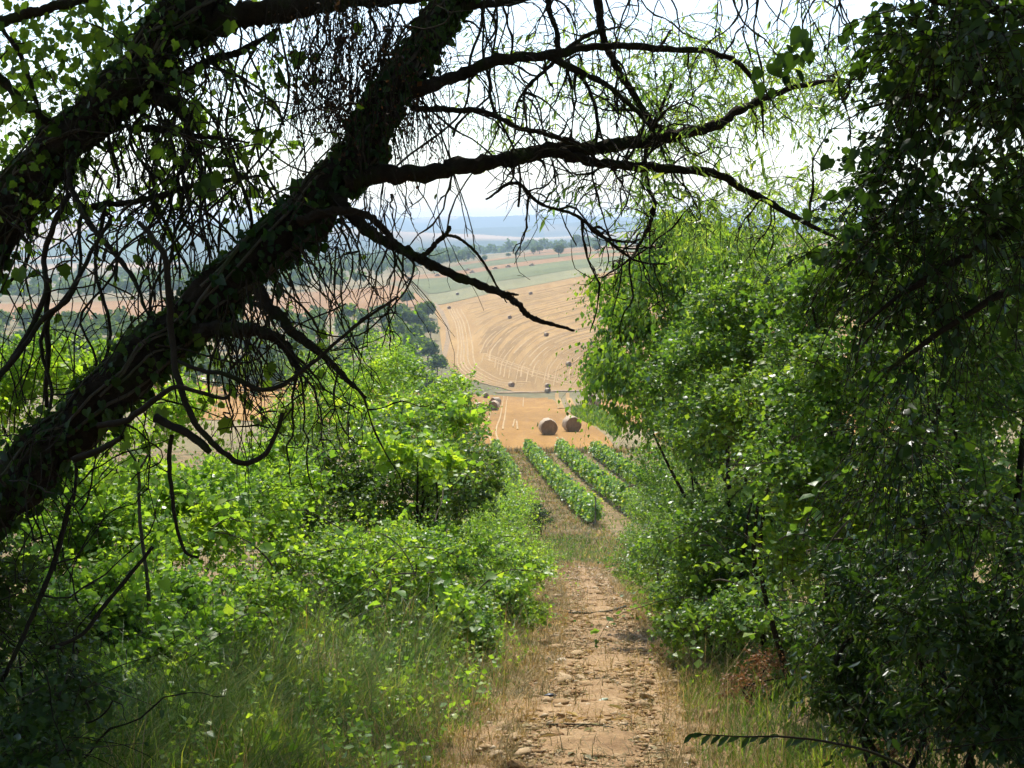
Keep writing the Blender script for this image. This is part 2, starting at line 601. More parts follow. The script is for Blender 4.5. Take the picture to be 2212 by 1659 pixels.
M['mid'] = leaf_mat('shade_darkened_hedge_leaf', [(.042, .085, .024), (.062, .115, .03), (.085, .145, .032), (.12, .17, .035)], (2.0, 1.95, .5), .5, .06, gain=1.2)  # hedge leaf turned down; the thicket's shadowy hollow is painted by colour
M['lush'] = leaf_mat('lush_leaf', [(.045, .09, .02), (.068, .122, .026), (.092, .155, .03), (.135, .18, .036)], (2.1, 1.95, .5), .55, .06, gain=2.15)
M['grape'] = leaf_mat('grape_leaf', [(.05, .10, .03), (.07, .125, .035), (.10, .16, .04), (.18, .19, .04)], (1.8, 1.8, .5), .5, .1, gain=2.05)
M['grass'] = leaf_mat('green_grass', [(.042, .085, .02), (.062, .11, .03), (.088, .13, .042), (.14, .15, .062)], (1.9, 1.9, .5), .5, .003, gain=1.35, sheen=.02)
M['drygrass'] = leaf_mat('dry_grass', [(.26, .185, .085), (.36, .26, .13), (.47, .36, .2), (.15, .15, .05)], (1.2, 1.1, .8), .3, .005, sheen=.03)
M['farleaf'] = leaf_mat('far_leaf', [(.045, .075, .018), (.065, .10, .022), (.09, .125, .03)], (1.6, 1.6, .5), .4, .02, gain=1.6)
M['straw_wrap'] = solid_mat('bale_side', c_stubble((.40, .30, .19), (.50, .39, .27), (6, 40), .6), .7, (30, .8, .02), .3)
M['straw_end'] = solid_mat('bale_end', c_stubble((.23, .145, .07), (.30, .20, .105), (22, 22), .9), .9, (26, 1.0, .03))  # end straw darkened: shade on the bale faces is part of the colour
M['wood'] = solid_mat('weathered_post', c_bark((.14, .12, .1), (.3, .27, .22), (.2, .19, .15)), .9)

# ------------------------------------------------------------------ terrain
CU = np.array([-400, 100, 600, 950, 1150, 1300, 1700, 2600], float)
v45 = float(proj(np.array([0, 45, -9.0]))[1])
TAB = [
    (45, [v45] * 8), (65, [1140] * 8), (110, [985] * 8), (128, [945] * 8),
    (200, [895, 893, 892, 892, 892, 890, 880, 870]),
    (300, [868, 868, 866, 866, 866, 860, 830, 800]),
    (440, [800, 806, 815, 836, 847, 840, 790, 760]),
    (560, [742, 744, 747, 745, 727, 708, 672, 640]),
    (730, [692, 692, 688, 664, 622, 594, 560, 540]),
    (1000, [655, 652, 632, 602, 573, 557, 535, 520]),
    (1300, [640, 636, 612, 578, 553, 541, 522, 512]),
    (1700, [612, 608, 592, 562, 541, 532, 515, 508]),
    (2500, [578, 575, 570, 560, 546, 539, 526, 515]),
    (3300, [560, 558, 556, 552, 545, 540, 530, 522]),
    (4000, [540, 538, 540, 543, 539, 535, 530, 525]),
    (4800, [485, 481, 485, 507, 511, 506, 500, 500]),
    (5600, [494, 492, 495, 514, 516, 511, 506, 506]),
    (6600, [487, 486, 488, 497, 487, 479, 480, 480]),
    (7600, [496, 496, 496, 503, 497, 490, 490, 490]),
    (9500, [482, 481, 477, 469, 464, 468, 470, 470]),
    (11500, [492, 492, 490, 484, 482, 484, 484, 484]),
]
TY = np.log([t[0] for t in TAB])
TZ = np.array([P(1106, np.array(t[1], float), t[0])[:, 2] for t in TAB])
LY = np.linspace(TY[0], TY[-1], 700)
ZF = np.stack([pchip(TY, TZ[:, c], LY) for c in range(len(CU))], 1)
N_far, N_mid, N_near = Noise(3, 900), Noise(4, 60), Noise(5, 1.6)


def path_x(y):
    return np.interp(y, [-5, 0, 8.8, 14.2, 22, 33, 43, 65, 90, 110], [-.3, -.1, .48, 1.0, 1.37, 1.72, 2.0, 2.25, 1.7, .9])


def gz(x, y):
    x = np.asarray(x, float); y = np.asarray(y, float)
    yy = np.clip(y, 45, 11400)
    k = (np.log(yy) - LY[0]) / (LY[1] - LY[0])
    i = np.clip(k.astype(int), 0, len(LY) - 2); f = k - i
    u = np.clip(1106 + F * x / yy, CU[0], CU[-1] - 1e-3)
    c = np.clip(np.searchsorted(CU, u, side='right') - 1, 0, len(CU) - 2)
    g = (u - CU[c]) / (CU[c + 1] - CU[c])
    z = (ZF[i, c] * (1 - f) + ZF[i + 1, c] * f) * (1 - g) + (ZF[i, c + 1] * (1 - f) + ZF[i + 1, c + 1] * f) * g
    z = np.where(y < 45, -.2 * y, z)
    dx = np.abs(x - path_x(y))
    nearw = 1 - sst(38, 75, y)
    bank = .42 * sst(.75, 3.0, dx) + .25 * sst(3, 7, dx)
    p3 = np.stack([x, y, 0 * x], -1)
    z = z + nearw * (bank + .05 * N_near(p3) * sst(.6, 1.6, dx))
    z = z + .5 * N_mid(p3) * sst(250, 900, y)
    return z + 9 * N_far(p3) * sst(2200, 6000, y)


def hit(u, v, y0, y1=11000):
    """ground point seen at (u, v) between y0 and y1 metres"""
    ys = np.exp(np.linspace(math.log(y0), math.log(y1), 1500))
    pts = P(u, v, ys)
    d = pts[:, 2] - gz(pts[:, 0], pts[:, 1])
    k = np.where((d[:-1] > 0) & (d[1:] <= 0))[0]
    if len(k) == 0:
        k = [int(np.argmin(np.abs(d)))]
        return np.array([pts[k[0], 0], pts[k[0], 1], float(gz(pts[k[0], 0], pts[k[0], 1]))])
    k = k[0]
    t = d[k] / (d[k] - d[k + 1])
    q = pts[k] * (1 - t) + pts[k + 1] * t
    return np.array([q[0], q[1], float(gz(q[0], q[1]))])


def grid_faces(nr, nc):
    i, j = np.meshgrid(np.arange(nr - 1), np.arange(nc - 1), indexing='ij')
    a = (i * nc + j).ravel()
    return np.stack([a, a + 1, a + nc + 1, a + nc], -1)


def terrain(name, ys, s, mat):
    Y = np.repeat(ys[:, None], len(s), 1)
    X = s[None, :] * (16 + .85 * np.maximum(Y, 0))
    V = np.stack([X, Y, gz(X, Y)], -1)
    return struct(mobj(name, V, grid_faces(len(ys), len(s)), mat, smooth=True))


s1 = np.linspace(-1, 1, 201); s1 = .35 * s1 + .65 * s1 ** 3
yn = [-14.0]
while yn[-1] < 113:
    yn.append(yn[-1] + .16 + max(yn[-1], 0) * .012)
terrain('ground', np.array(yn), s1, M['ground'])
ym = [yn[-1]]
while ym[-1] < 2300:
    ym.append(ym[-1] * 1.014)
terrain('rough_pasture', np.array(ym), s1[::2], M['far'])
yh = [ym[-1]]
while yh[-1] < 11000:
    yh.append(yh[-1] * 1.009)
terrain('hills', np.array(yh), np.linspace(-1, 1, 181), M['hills'])


def field(name, y0, y1, lu, ru, mat, lift, nr=40, nc=60):
    """sheet of stubble or crop between two side boundaries given as (distance, reading u)"""
    ys = np.exp(np.linspace(math.log(y0), math.log(y1), nr))
    ul = np.interp(ys, *zip(*lu)); ur = np.interp(ys, *zip(*ru))
    w = np.linspace(0, 1, nc)[None, :]
    U = ul[:, None] * (1 - w) + ur[:, None] * w
    Y = np.repeat(ys[:, None], nc, 1)
    Y = Y * (1 + .004 * np.sin(U * .031) * np.abs(np.linspace(-1, 1, nr))[:, None] ** 6)
    X = (U - 1106) / F * Y
    V = np.stack([X, Y, gz(X, Y) + lift], -1)
    return struct(mobj(name, V, grid_faces(nr, nc), mat, smooth=True))


near_field = field('stubble_field', 114, 420, [(114, 840), (150, 780), (175, 320), (420, 250)],
                   [(114, 1335), (135, 1300), (160, 1262), (200, 1228), (250, 1205), (320, 1192), (420, 1184)], M['stubble'], .10, 70, 70)
field('stubble_field', 120, 396, [(120, 1440), (160, 1340), (200, 1300), (396, 1292)], [(120, 2100), (396, 2100)], M['stubble'], .10)
big_field = field('stubble_field', 438, 748, [(438, 1110), (446, 1080), (452, 1050), (462, 1010), (480, 978), (520, 956), (600, 950), (680, 944), (748, 930)],
                  [(438, 2100), (748, 2100)], M['stubble_pale'], .16, 90, 90)
field('stubble_field', 715, 960, [(715, -300), (960, -300)], [(715, 925), (800, 915), (960, 845)], M['stubble_pink'], .16, 40, 80)
field('crop_field', 750, 830, [(750, 935), (830, 925)], [(750, 2100), (830, 2100)], M['crop_grey'], .2)
field('crop_field', 832, 1010, [(832, 925), (1010, 880)], [(832, 2100), (1010, 2100)], M['crop'], .28)
field('stubble_field', 1012, 1130, [(1012, 845), (1130, 850)], [(1012, 2100), (1130, 2100)], M['stubble_pink'], .2)
field('crop_field', 1133, 1270, [(1133, 930), (1270, 950)], [(1133, 2100), (1270, 2100)], M['crop'], .3)
field('stubble_field', 1290, 1390, [(1290, 985), (1390, 990)], [(1290, 2100), (1390, 2100)], M['stubble_pink'], .25)
field('stubble_field', 1440, 1640, [(1440, 1120), (1640, 1150)], [(1440, 2100), (1640, 2100)], M['stubble_pink'], .25)


def ribbon(pts, width, lift, crown=.06, n=70):
    """low ridge of straw, or a track, following ground points"""
    c = catmull(np.array(pts)[:, :2], n)
    t = np.gradient(c, axis=0); t /= np.maximum(np.linalg.norm(t, axis=1, keepdims=True), 1e-6)
    nn = np.stack([-t[:, 1], t[:, 0]], -1)
    rows = []
    for k, h in ((-1, 0), (-.5, crown), (.5, crown), (1, 0)):
        q = c + nn * (k * width / 2)
        rows.append(np.column_stack([q, gz(q[:, 0], q[:, 1]) + lift + h]))
    V = np.stack(rows, 1)
    return V.reshape(-1, 3), grid_faces(n, 4)


def lerp_curves(curves, k):
    k = min(k, len(curves) - 1 - 1e-6)
    i = int(k); f = k - i
    return np.array(curves[i]) * (1 - f) + np.array(curves[i + 1]) * f


rg = np.random.default_rng(11)
A0 = np.array([.8, .6, 0])
CURV = [
    [(1225, 836), (1230, 800), (1248, 775), (1275, 760), (1320, 748)],
    [(1160, 834), (1172, 792), (1195, 766), (1235, 745), (1310, 728)],
    [(1091, 829), (1104, 783), (1150, 736), (1204, 712), (1310, 684)],
    [(1040, 795), (1055, 745), (1095, 708), (1155, 686), (1310, 650)],
    [(1006, 716), (1060, 684), (1130, 663), (1200, 646), (1310, 619)],
    [(990, 662), (1060, 650), (1130, 636), (1200, 622), (1310, 600)],
]
for k in np.linspace(0, 5, 30):
    c = lerp_curves(CURV, k + rg.uniform(-.05, .05))
    pts = [hit(u, v, 440, 760) for u, v in c]
    pts = np.array(pts)
    pts[0] = pts[0] * (1 - (w0 := rg.uniform(0, .5))) + pts[1] * w0
    cc_ = catmull(pts, 60); a_ = 0
    sw = Bag(); wd_ = rg.uniform(.25, .65)
    while a_ < 54:
        b_ = min(59, a_ + int(rg.integers(8, 30)))
        if b_ - a_ > 4:
            sw.add(*ribbon(cc_[a_:b_:2] + rg.normal(0, .12, 3) * A0, wd_ * rg.uniform(.6, 1.2), .21, .10, 40))
        a_ = b_ + int(rg.integers(1, 5))
    mobj('straw_swath', *sw.get(), M['swath'], big_field)
    if rg.random() < .75:
        V, Q = ribbon(pts + A0 * rg.uniform(1.5, 3), rg.uniform(1.6, 4.0), .18, .02)
        mobj('stubble_band', V, Q, M['band'], big_field)
for off in (0, 6, 11, 18, 27):
    c = [(968 + off, 668), (984 + off, 700), (990 + off * 1.1, 745), (988 + off * 1.4, 785), (1012 + off * 1.5, 812 - off * .2), (1060 + off, 833 - off * .4), (1120 + off, 840 - off * .5)]
    V, Q = ribbon([hit(u, v, 440, 760) for u, v in c], .6, .19, .10)
    mobj('straw_swath', V, Q, M['swath'], big_field)
for off in (0, 4, 11):
    c = [(1045, 764 + off), (1120, 790 + off), (1190, 812 + off), (1262, 832 + off)]
    V, Q = ribbon([hit(u, min(v, 838), 440, 760) for u, v in c], .6, .20, .12)
    mobj('straw_swath', V, Q, M['swath'], big_field)
for c in ([(1078, 958), (1072, 930), (1083, 890), (1088, 856)], [(1086, 930), (1092, 890), (1096, 858)], [(1062, 960), (1052, 925), (1060, 890), (1070, 860)],
          [(1108, 925), (1112, 908)], [(1118, 930), (1116, 912)], [(1130, 880), (1131, 858)], [(1020, 950), (1040, 935)]):
    V, Q = ribbon([hit(u, v, 114, 420) for u, v in c], .2, .12, .06)
    mobj('straw_swath', V, Q, M['swath'], near_field)

for c, w in (([(940, 650), (958, 684), (968, 722), (962, 760), (954, 786)], 1.9), ([(1070, 849), (1130, 848), (1190, 846), (1250, 845), (1330, 842)], 3.2)):
    V, Q = ribbon([hit(u, v, 395, 760) for u, v in c], w, .24, .02)
    struct(mobj('farm_track', V, Q, M['track']))
for c in ([(1212, 884), (1206, 866), (1203, 850)], [(1240, 882), (1230, 866), (1226, 850)]):
    V, Q = ribbon([hit(u, v, 150, 440) for u, v in c], 1.1, .2, .02)
    struct(mobj('farm_track', V, Q, M['stubble_pale']))

# ------------------------------------------------------------------ stony path
yv = np.arange(3.0, 50, .15)
hv = 1.22 + .12 * np.sin(yv * 1.3) + .07 * np.sin(yv * 3.1)
kv = np.linspace(-1, 1, 25)[None, :]
Xv = path_x(yv)[:, None] + kv * hv[:, None]
Yv = np.repeat(yv[:, None], 25, 1)
struct(mobj('path_verge', np.stack([Xv, Yv, gz(Xv, Yv) + .008 * (1 - kv ** 6)], -1), grid_faces(len(yv), 25), M['verge'], smooth=True))
yp = np.arange(3.0, 47, .12)
half = .52 + .09 * np.sin(yp * .9) + .06 * np.sin(yp * 2.7 + 1)
half = half * (1 - .3 * sst(20, 44, yp)) * (1 - .8 * sst(42, 47, yp)) + .36 * (1 - sst(8, 15, yp))
k = np.linspace(-1, 1, 31)[None, :]
rag = np.where(k < 0, (.07 * np.sin(yp * 5.3) + .06 * np.sin(yp * 9.1 + 2))[:, None], (.07 * np.sin(yp * 4.7 + 1) + .06 * np.sin(yp * 10.3))[:, None])
X = path_x(yp)[:, None] + k * (half[:, None] + rag)
Y = np.repeat(yp[:, None], 31, 1)
p3 = np.stack([X, Y, 0 * X], -1)
Zp = gz(X, Y) + .012 + (1 - k ** 4) * (.03 + .016 * Noise(21, .3)(p3) + .02 * Noise(22, 1.0)(p3) - .035 * (np.exp(-((k - .5) / .2) ** 2) + np.exp(-((k + .5) / .2) ** 2)))
path = struct(mobj('path', np.stack([X, Y, Zp], -1), grid_faces(len(yp), 31), M['path'], smooth=True))


def stone_mesh(seed):
    r = np.random.default_rng(seed)
    t = (1 + 5 ** .5) / 2
    V = np.array([[-1, t, 0], [1, t, 0], [-1, -t, 0], [1, -t, 0], [0, -1, t], [0, 1, t], [0, -1, -t], [0, 1, -t], [t, 0, -1], [t, 0, 1], [-t, 0, -1], [-t, 0, 1]]) / 1.9
    V = V * r.uniform(.65, 1.25, (12, 1)) + r.normal(size=(12, 3)) * .1
    Fa = np.array([[0, 11, 5], [0, 5, 1], [0, 1, 7], [0, 7, 10], [0, 10, 11], [1, 5, 9], [5, 11, 4], [11, 10, 2], [10, 7, 6], [7, 1, 8],
                   [3, 9, 4], [3, 4, 2], [3, 2, 6], [3, 6, 8], [3, 8, 9], [4, 9, 5], [2, 4, 11], [6, 2, 10], [8, 6, 7], [9, 8, 1]], np.int32)
    return V, Fa


STV = [stone_mesh(100 + i) for i in range(7)]
STM = []
for V, Fa in STV:
    me = build_mesh('stone', V, Fa); me.materials.append(M['stone']); STM.append(me)
r = np.random.default_rng(8)


def stone_spots(n, y0, y1):
    y = np.exp(r.uniform(math.log(y0), math.log(y1), n))
    x = path_x(y) + np.clip(r.normal(0, .40, n), -.95, .95) * (1 - .3 * sst(20, 50, y))
    return x, y


x, y = stone_spots(285, 7.5, 30)
for i in range(len(x)):
    sz = float(np.exp(r.normal(math.log(.029), .48)))
    o = link('stone', STM[i % 7], None, path)
    o.location = (x[i], y[i], float(gz(x[i], y[i])) + .03 + sz * .12)
    o.rotation_euler = (r.normal(0, .25), r.normal(0, .25), r.uniform(0, 6.28))
    o.scale = (sz * r.uniform(.9, 1.6), sz * r.uniform(.7, 1.1), sz * r.uniform(.3, .6))
for u, v, w in ((1270, 1528, .10), (1212, 1538, .085), (1290, 1548, .075), (1330, 1530, .07), (1075, 1592, .05), (1145, 1577, .05), (1215, 1480, .08),
                (1325, 1470, .09), (1385, 1445, .09), (1300, 1420, .07), (1130, 1640, .09), (1215, 1556, .06)):
    q = hit(u, v, 4, 40)
    o = link('stone', STM[int(r.integers(7))], None, path)
    o.location = (q[0], q[1], q[2] + .03 + w * .15)
    o.rotation_euler = (r.normal(0, .2), r.normal(0, .2), r.uniform(0, 6.28))
    o.scale = (w * .72, w * .5, w * .26)
nl = 2600                                                 # straw and leaf bits trodden into the track
x, y = stone_spots(nl, 6.5, 34)
x += r.normal(0, .25, nl)
az = r.uniform(0, 6.28, nl)
lv = Leaves()
Ls = np.exp(r.normal(math.log(.045), .5, nl))
lv.add(np.column_stack([x, y, gz(x, y) + .036]), np.column_stack([np.cos(az), np.sin(az), r.normal(0, .06, nl) - .2 * 0]), np.column_stack([r.normal(0, .2, nl), r.normal(0, .2, nl), np.ones(nl)]), Ls, Ls * r.choice([.05, .06, .22], nl))
mobj('straw_litter', *leaf_mesh(*lv.done(), T_RHOMB), M['drygrass'], path, kind='stuff')
gb = Bag()
x, y = stone_spots(10000, 6.5, 48)
sz = np.exp(r.normal(math.log(.0098), .5, len(x))) * (1 + y / 30)
z = gz(x, y) + .028 + sz * .1
OCT = []
for i in range(9):
    OCT.append((np.array([[1, 0, 0], [-1, 0, 0], [0, 1, 0], [0, -1, 0], [0, 0, 1], [0, 0, -1.0]]) * r.uniform(.6, 1.25, (6, 1)) + r.normal(0, .18, (6, 3)),
                np.array([[0, 2, 4], [2, 1, 4], [1, 3, 4], [3, 0, 4], [2, 0, 5], [1, 2, 5], [3, 1, 5], [0, 3, 5]], np.int32)))
for i in range(len(x)):
    V, Fa = OCT[i % 9]
    a = r.uniform(0, 6.28); c_, s_ = math.cos(a), math.sin(a)
    S = V * np.array([1.3, .9, .5]) * sz[i]
    gb.add(np.column_stack([S[:, 0] * c_ - S[:, 1] * s_ + x[i], S[:, 0] * s_ + S[:, 1] * c_ + y[i], S[:, 2] + z[i]]), Fa)
mobj('gravel', *gb.get(), M['stone'], path, kind='stuff')


def fallen_stick(pts_uv, rad, label, y0=5):
    q = np.array([hit(u, v, y0, 60) for u, v in pts_uv])
    c = catmull(np.column_stack([q[:, 0], q[:, 1], q[:, 2] + .05, np.linspace(rad, rad * .5, len(q))]), 22)
    V, Q = tubes(c[None, :, :3], c[None, :, 3], 6)
    return tag(mobj('fallen_stick', V, Q, M['stem'], smooth=True), label, 'stick')


fallen_stick([(1352, 1316), (1320, 1326), (1280, 1331), (1240, 1331), (1208, 1328)], .022, 'long curved grey stick lying across the path beyond the bushes')
fallen_stick([(1210, 1318), (1235, 1326), (1262, 1330)], .012, 'short thin stick lying beside the long curved one on the path')
fallen_stick([(1180, 1580), (1230, 1579), (1280, 1580), (1325, 1586)], .008, 'thin dark brown stick lying among stones at the near end of the path')
for (u, v, rot, lab, mm, sc_) in ((1187, 1514, .3, 'small dark blue grey scrap lying among the path stones', (.03, .035, .05), .055),
                                  (1302, 1524, .7, 'pale green scrap of wrapper lying right of the dark scrap', (.3, .36, .26), .06)):
    q = hit(u, v, 5, 40)
    V, Fa = stone_mesh(int(u))
    a = rot; V = V * np.array([1.2, .5, .28]) * sc_
    W_ = np.column_stack([V[:, 0] * math.cos(a) - V[:, 1] * math.sin(a) + q[0], V[:, 0] * math.sin(a) + V[:, 1] * math.cos(a) + q[1], V[:, 2] + q[2] + .045])
    mm_ = solid_mat('scrap_%d' % u, lambda nt, c=mm: c, .4, None, .5)
    tag(mobj('litter_scrap', W_, Fa, mm_), lab, 'litter')

# ------------------------------------------------------------------ hay bales


def bale_meshes():
    R, Wd, n = .72, .6, 40
    th = np.linspace(0, 2 * np.pi, n, endpoint=False)
    rng = np.random.default_rng(5)
    prof = [(-Wd, R * .95), (-Wd * .9, R), (-Wd * .3, R * 1.012), (Wd * .3, R * 1.012), (Wd * .9, R), (Wd, R * .95)]
    V = []
    for xx, rr in prof:
        q = rr * (1 + .022 * rng.normal(size=n))
        V.append(np.column_stack([q * np.cos(th), np.full(n, xx), np.maximum(q * np.sin(th), -R * .86)]))
    Fs = []
    for i in range(len(prof) - 1):
        for j in range(n):
            Fs.append([i * n + j, i * n + (j + 1) % n, (i + 1) * n + (j + 1) % n, (i + 1) * n + j])
    body = build_mesh('bale_side', np.concatenate(V), np.array(Fs), True)
    body.materials.append(M['straw_wrap'])
    rings = [.945, .9, .8, .7, .6, .5, .4, .3, .2, .1]
    V = []
    for k2, f in enumerate(rings):
        q = R * f * (1 + .006 * rng.normal(size=n))
        V.append(np.column_stack([q * np.cos(th), np.full(n, -Wd - .012 - .02 * (k2 % 2)), np.maximum(q * np.sin(th), -R * .855)]))
    V.append(np.array([[0, -Wd - .02, 0]]))
    Fq = []
    for i in range(len(rings) - 1):
        for j in range(n):
            Fq.append([i * n + j, i * n + (j + 1) % n, (i + 1) * n + (j + 1) % n, (i + 1) * n + j])
    Ft = [[(len(rings) - 1) * n + j, (len(rings) - 1) * n + (j + 1) % n, len(rings) * n] for j in range(n)]
    e = build_mesh('bale_end', np.concatenate(V), [np.array(Fq), np.array(Ft)])
    e.materials.append(M['straw_end'])
    return body, e


B_BODY, B_END = bale_meshes()


def bale(u, v, y0, y1, yaw, label, group, scale=1.0):
    q = hit(u, v, y0, y1)
    t = thing('hay_bale', (q[0], q[1], q[2] + .1), label, 'hay bale', group)
    for nm, me, rz in (('straw_side', B_BODY, 0), ('end_face', B_END, 0), ('end_face', B_END, math.pi)):
        o = link(nm, me, None, t)
        o.location = (0, 0, .72 * .86 * scale)
        o.rotation_euler = (0, 0, math.radians(yaw) + rz)
        o.scale = (scale,) * 3
    return t


g1 = 'round hay bales on the near golden field'
bale(1184, 941, 114, 300, 8, 'round hay bale facing the camera, left of the nearest pair', g1, 1.12)
bale(1235, 934, 114, 300, 14, 'round hay bale tilted left, right of the nearest pair', g1, 1.12)
bale(1034, 892, 114, 400, 10, 'round hay bale half hidden by the left bush, below the pair', g1, 1.05)
bale(1067, 888, 114, 400, -14, 'front bale of the touching pair by the left bush', g1, 1.08)
bale(1071, 877, 114, 420, -52, 'white topped bale standing behind another, by the left bush', g1, 1.08)
bale(1049, 860, 114, 430, 16, 'round hay bale at the far left corner of the golden field', g1, 1.1)
bale(1276, 869, 114, 430, 16, 'round hay bale beside the leaves of the right tree', g1, 1.1)
bale(1287, 878, 114, 430, -60, 'pale side-on bale next to the leaves of the right tree', g1, 1.0)
bale(1183, 849, 300, 440, 55, 'pale bale on the track below the big field', g1, 1.1)
g2 = 'small bales on the big curved stubble field'
for u, v, yaw, lab in ((1105, 836, 38, 'brown bale at the bottom left edge of the big field'), (1183, 839, 20, 'brown bale just above the pale one by the track'),
                       (1228, 791, 30, 'bale beside the right tree low on the big field'), (1180, 727, 35, 'bale in the middle of the big field'),
                       (1101, 689, 12, 'bale left of the bare branch tip on the big field'), (970, 668, 20, 'bale nearest the farm track corner of the big field'),
                       (988, 638, 25, 'bale at the top left corner of the big field'), (1146, 637, 30, 'highest bale in the middle of the big field'),
                       (1296, 586, 20, 'bale at the top right edge of the big field')):
    bale(u, v, 430, 790, yaw, lab, g2, 1.15)
g3 = 'rectangular bale stacks on the far orange strip'
sv, sq = None, None
bx = np.array([[a, b, c] for a in (-1, 1) for b in (-1, 1) for c in (0, 1)], float)
bf = np.array([[0, 1, 3, 2], [4, 6, 7, 5], [0, 4, 5, 1], [2, 3, 7, 6], [0, 2, 6, 4], [1, 5, 7, 3]])
for u, v, lab in ((1149, 575, 'dark bale stack furthest right on the far strip'), (1070, 582, 'dark bale stack left of the bare fork on the far strip'),
                  (1098, 578, 'dark bale stack right of the bare fork on the far strip'), (1010, 585, 'upper of two dark bale stacks by the twig on the far strip'),
                  (1020, 590, 'lower of two dark bale stacks by the twig on the far strip'), (975, 594, 'dark bale stack mid left on the far strip'),
                  (945, 597, 'dark bale stack second from the left on the far strip'), (884, 603, 'leftmost dark bale stack on the far strip')):
    q = hit(u, v, 950, 1400)
    t = thing('bale_stack', (q[0], q[1], q[2] + .2), lab, 'bale stack', g3)
    for i, (dx, dz) in enumerate(((-1.55, 0), (1.55, 0), (.1, 1.25))):
        V = (bx * np.array([1.45, 1.0, 1.2]) + np.array([dx, 0, dz])) * .72 + np.array(t.location)
        mobj('bale', V, bf, M['straw_wrap'], t)

# ------------------------------------------------------------------ vine rows


def vine_row(far, near, label, seed):
    r = np.random.default_rng(seed)
    a, b = np.array(near, float), np.array(far, float)
    Ln = np.linalg.norm(b - a); d = (b - a) / Ln; nn = np.array([d[1], -d[0]])
    base = np.array([a[0], a[1], float(gz(a[0], a[1]))])
    t = thing('vine_row', base, label, 'vine row', 'rows of grape vines')
    n = int(Ln * 300)
    s = r.uniform(0, Ln, n)
    h = r.uniform(0, 1, n) ** .8
    bulge = (.33 + .07 * np.sin(s * 3.1 + seed)) * (.86 + .3 * np.cos(s * 2 * np.pi / 1.35 + .6))
    top = 1.22 + .12 * np.sin(s * 1.7 + seed) + .13 * np.sin(s * 4.7 + 2) + .10 * np.sin(s * 9.3 + seed * 2)
    thin = (np.sin(s * 2.1 + seed * 3) + np.sin(s * 5.3 + 1)) < -1.35
    side = r.choice([-1, 1], n) * np.sqrt(r.uniform(.3, 1, n)) * bulge * (1 - .45 * h)
    xy = a + d * s[:, None] + nn * side[:, None]
    z = gz(xy[:, 0], xy[:, 1]) + .32 + h * (top - .32)
    p = np.column_stack([xy, z])
    out = np.column_stack([nn[0] * side, nn[1] * side, .15 + .2 * h])
    keepv = ~(thin & (r.random(n) < .7)); p, out = p[keepv], out[keepv]; n = len(p)
    lv = Leaves()
    L = .15 * np.exp(r.normal(size=n) * .25)
    ax = nz(r.normal(size=(n, 3))) * .6 + np.array([0, 0, -.5]) + nz(out) * .4
    lv.add(p, ax, nz(out) + .6 * r.normal(size=(n, 3)) + UP * .3, L, L * .52)
    pp, aa, nn_, LL, WW = lv.done()
    V, Fa = leaf_mesh(pp, aa, nn_, LL, WW, T_RHOMB)
    mobj('foliage', V, Fa, M['grape'], t, kind='stuff')
    for q in np.arange(.3, Ln, 5.5):
        c = a + d * q; z0 = float(gz(c[0], c[1]))
        V, Q = tubes(np.array([[[c[0], c[1], z0 - .1], [c[0], c[1], z0 + .7], [c[0], c[1], z0 + 1.42]]]), np.full((1, 3), .04), 6)
        mobj('post', V, Q, M['wood'], t)
    for q in np.arange(.8, Ln, 1.35):
        c = a + d * q; z0 = float(gz(c[0], c[1])); w = r.normal(0, .05, 2)
        V, Q = tubes(np.array([[[c[0], c[1], z0 - .05], [c[0] + w[0], c[1] + w[1], z0 + .3], [c[0], c[1], z0 + .62]]]), np.array([[.035, .028, .024]]), 5)
        mobj('trunk', V, Q, M['bark'], t)
    for hz in (.6, .95, 1.25):
        c = a + d * np.linspace(0, Ln, 14)[:, None]
        V, Q = tubes(np.column_stack([c, gz(c[:, 0], c[:, 1]) + hz])[None], np.full((1, 14), .004), 3)
        mobj('wire', V, Q, M['stem'], t)


vine_row((-1.35, 110), (.15, 86), 'short leftmost vine row, mostly hidden behind the left bush', 1)
vine_row((1.23, 111), (3.95, 65), 'long vine row running beside the path, nearest the grass strip', 2)
vine_row((3.75, 111), (6.4, 66), 'second vine row right of the path, its near end in the bushes', 3)
vine_row((6.5, 110), (9.0, 68), 'rightmost visible vine row, below the right tree', 4)

# ------------------------------------------------------------------ far trees


def crown_quads(r, n, rx, rz, zc, size, bottom=-.75):
    lob = nz(r.normal(size=(9, 3))) * np.array([.55, .55, .5]); lob[:, 2] = np.abs(lob[:, 2]) * .9 - .1
    rad = r.uniform(.4, .62, 9)
    ix = r.integers(0, 9, n)
    d = nz(r.normal(size=(n, 3)))
    q = lob[ix] + d * rad[ix, None] * r.uniform(.75, 1.05, (n, 1))
    q[:, 2] = np.maximum(q[:, 2], bottom)
    p = q * np.array([rx, rx, rz]) + np.array([0, 0, zc])
    nr = nz(d + .5 * r.normal(size=(n, 3)))
    ax = nz(np.cross(nr, r.normal(size=(n, 3))))
    L = size * np.exp(r.normal(size=n) * .3)
    return leaf_mesh(p, ax, nr, L, L * .5, T_RHOMB)


TREE_ME = []
for i in range(6):
    r = np.random.default_rng(300 + i)
    Vc, Fc = crown_quads(r, 900, .42, .40, .60, .11)
    me_c = build_mesh('tree_crown', Vc, Fc); me_c.materials.append(M['farleaf'])
    V, Q, _, _ = limb([(0, 0, -.05, .032), (.01, 0, .25, .026), (0, .01, .55, .018), (.01, 0, .8, .008)], 8, 6, 300 + i)
    me_t = build_mesh('tree_trunk', V, Q, True); me_t.materials.append(M['bark'])
    TREE_ME.append((me_c, me_t))


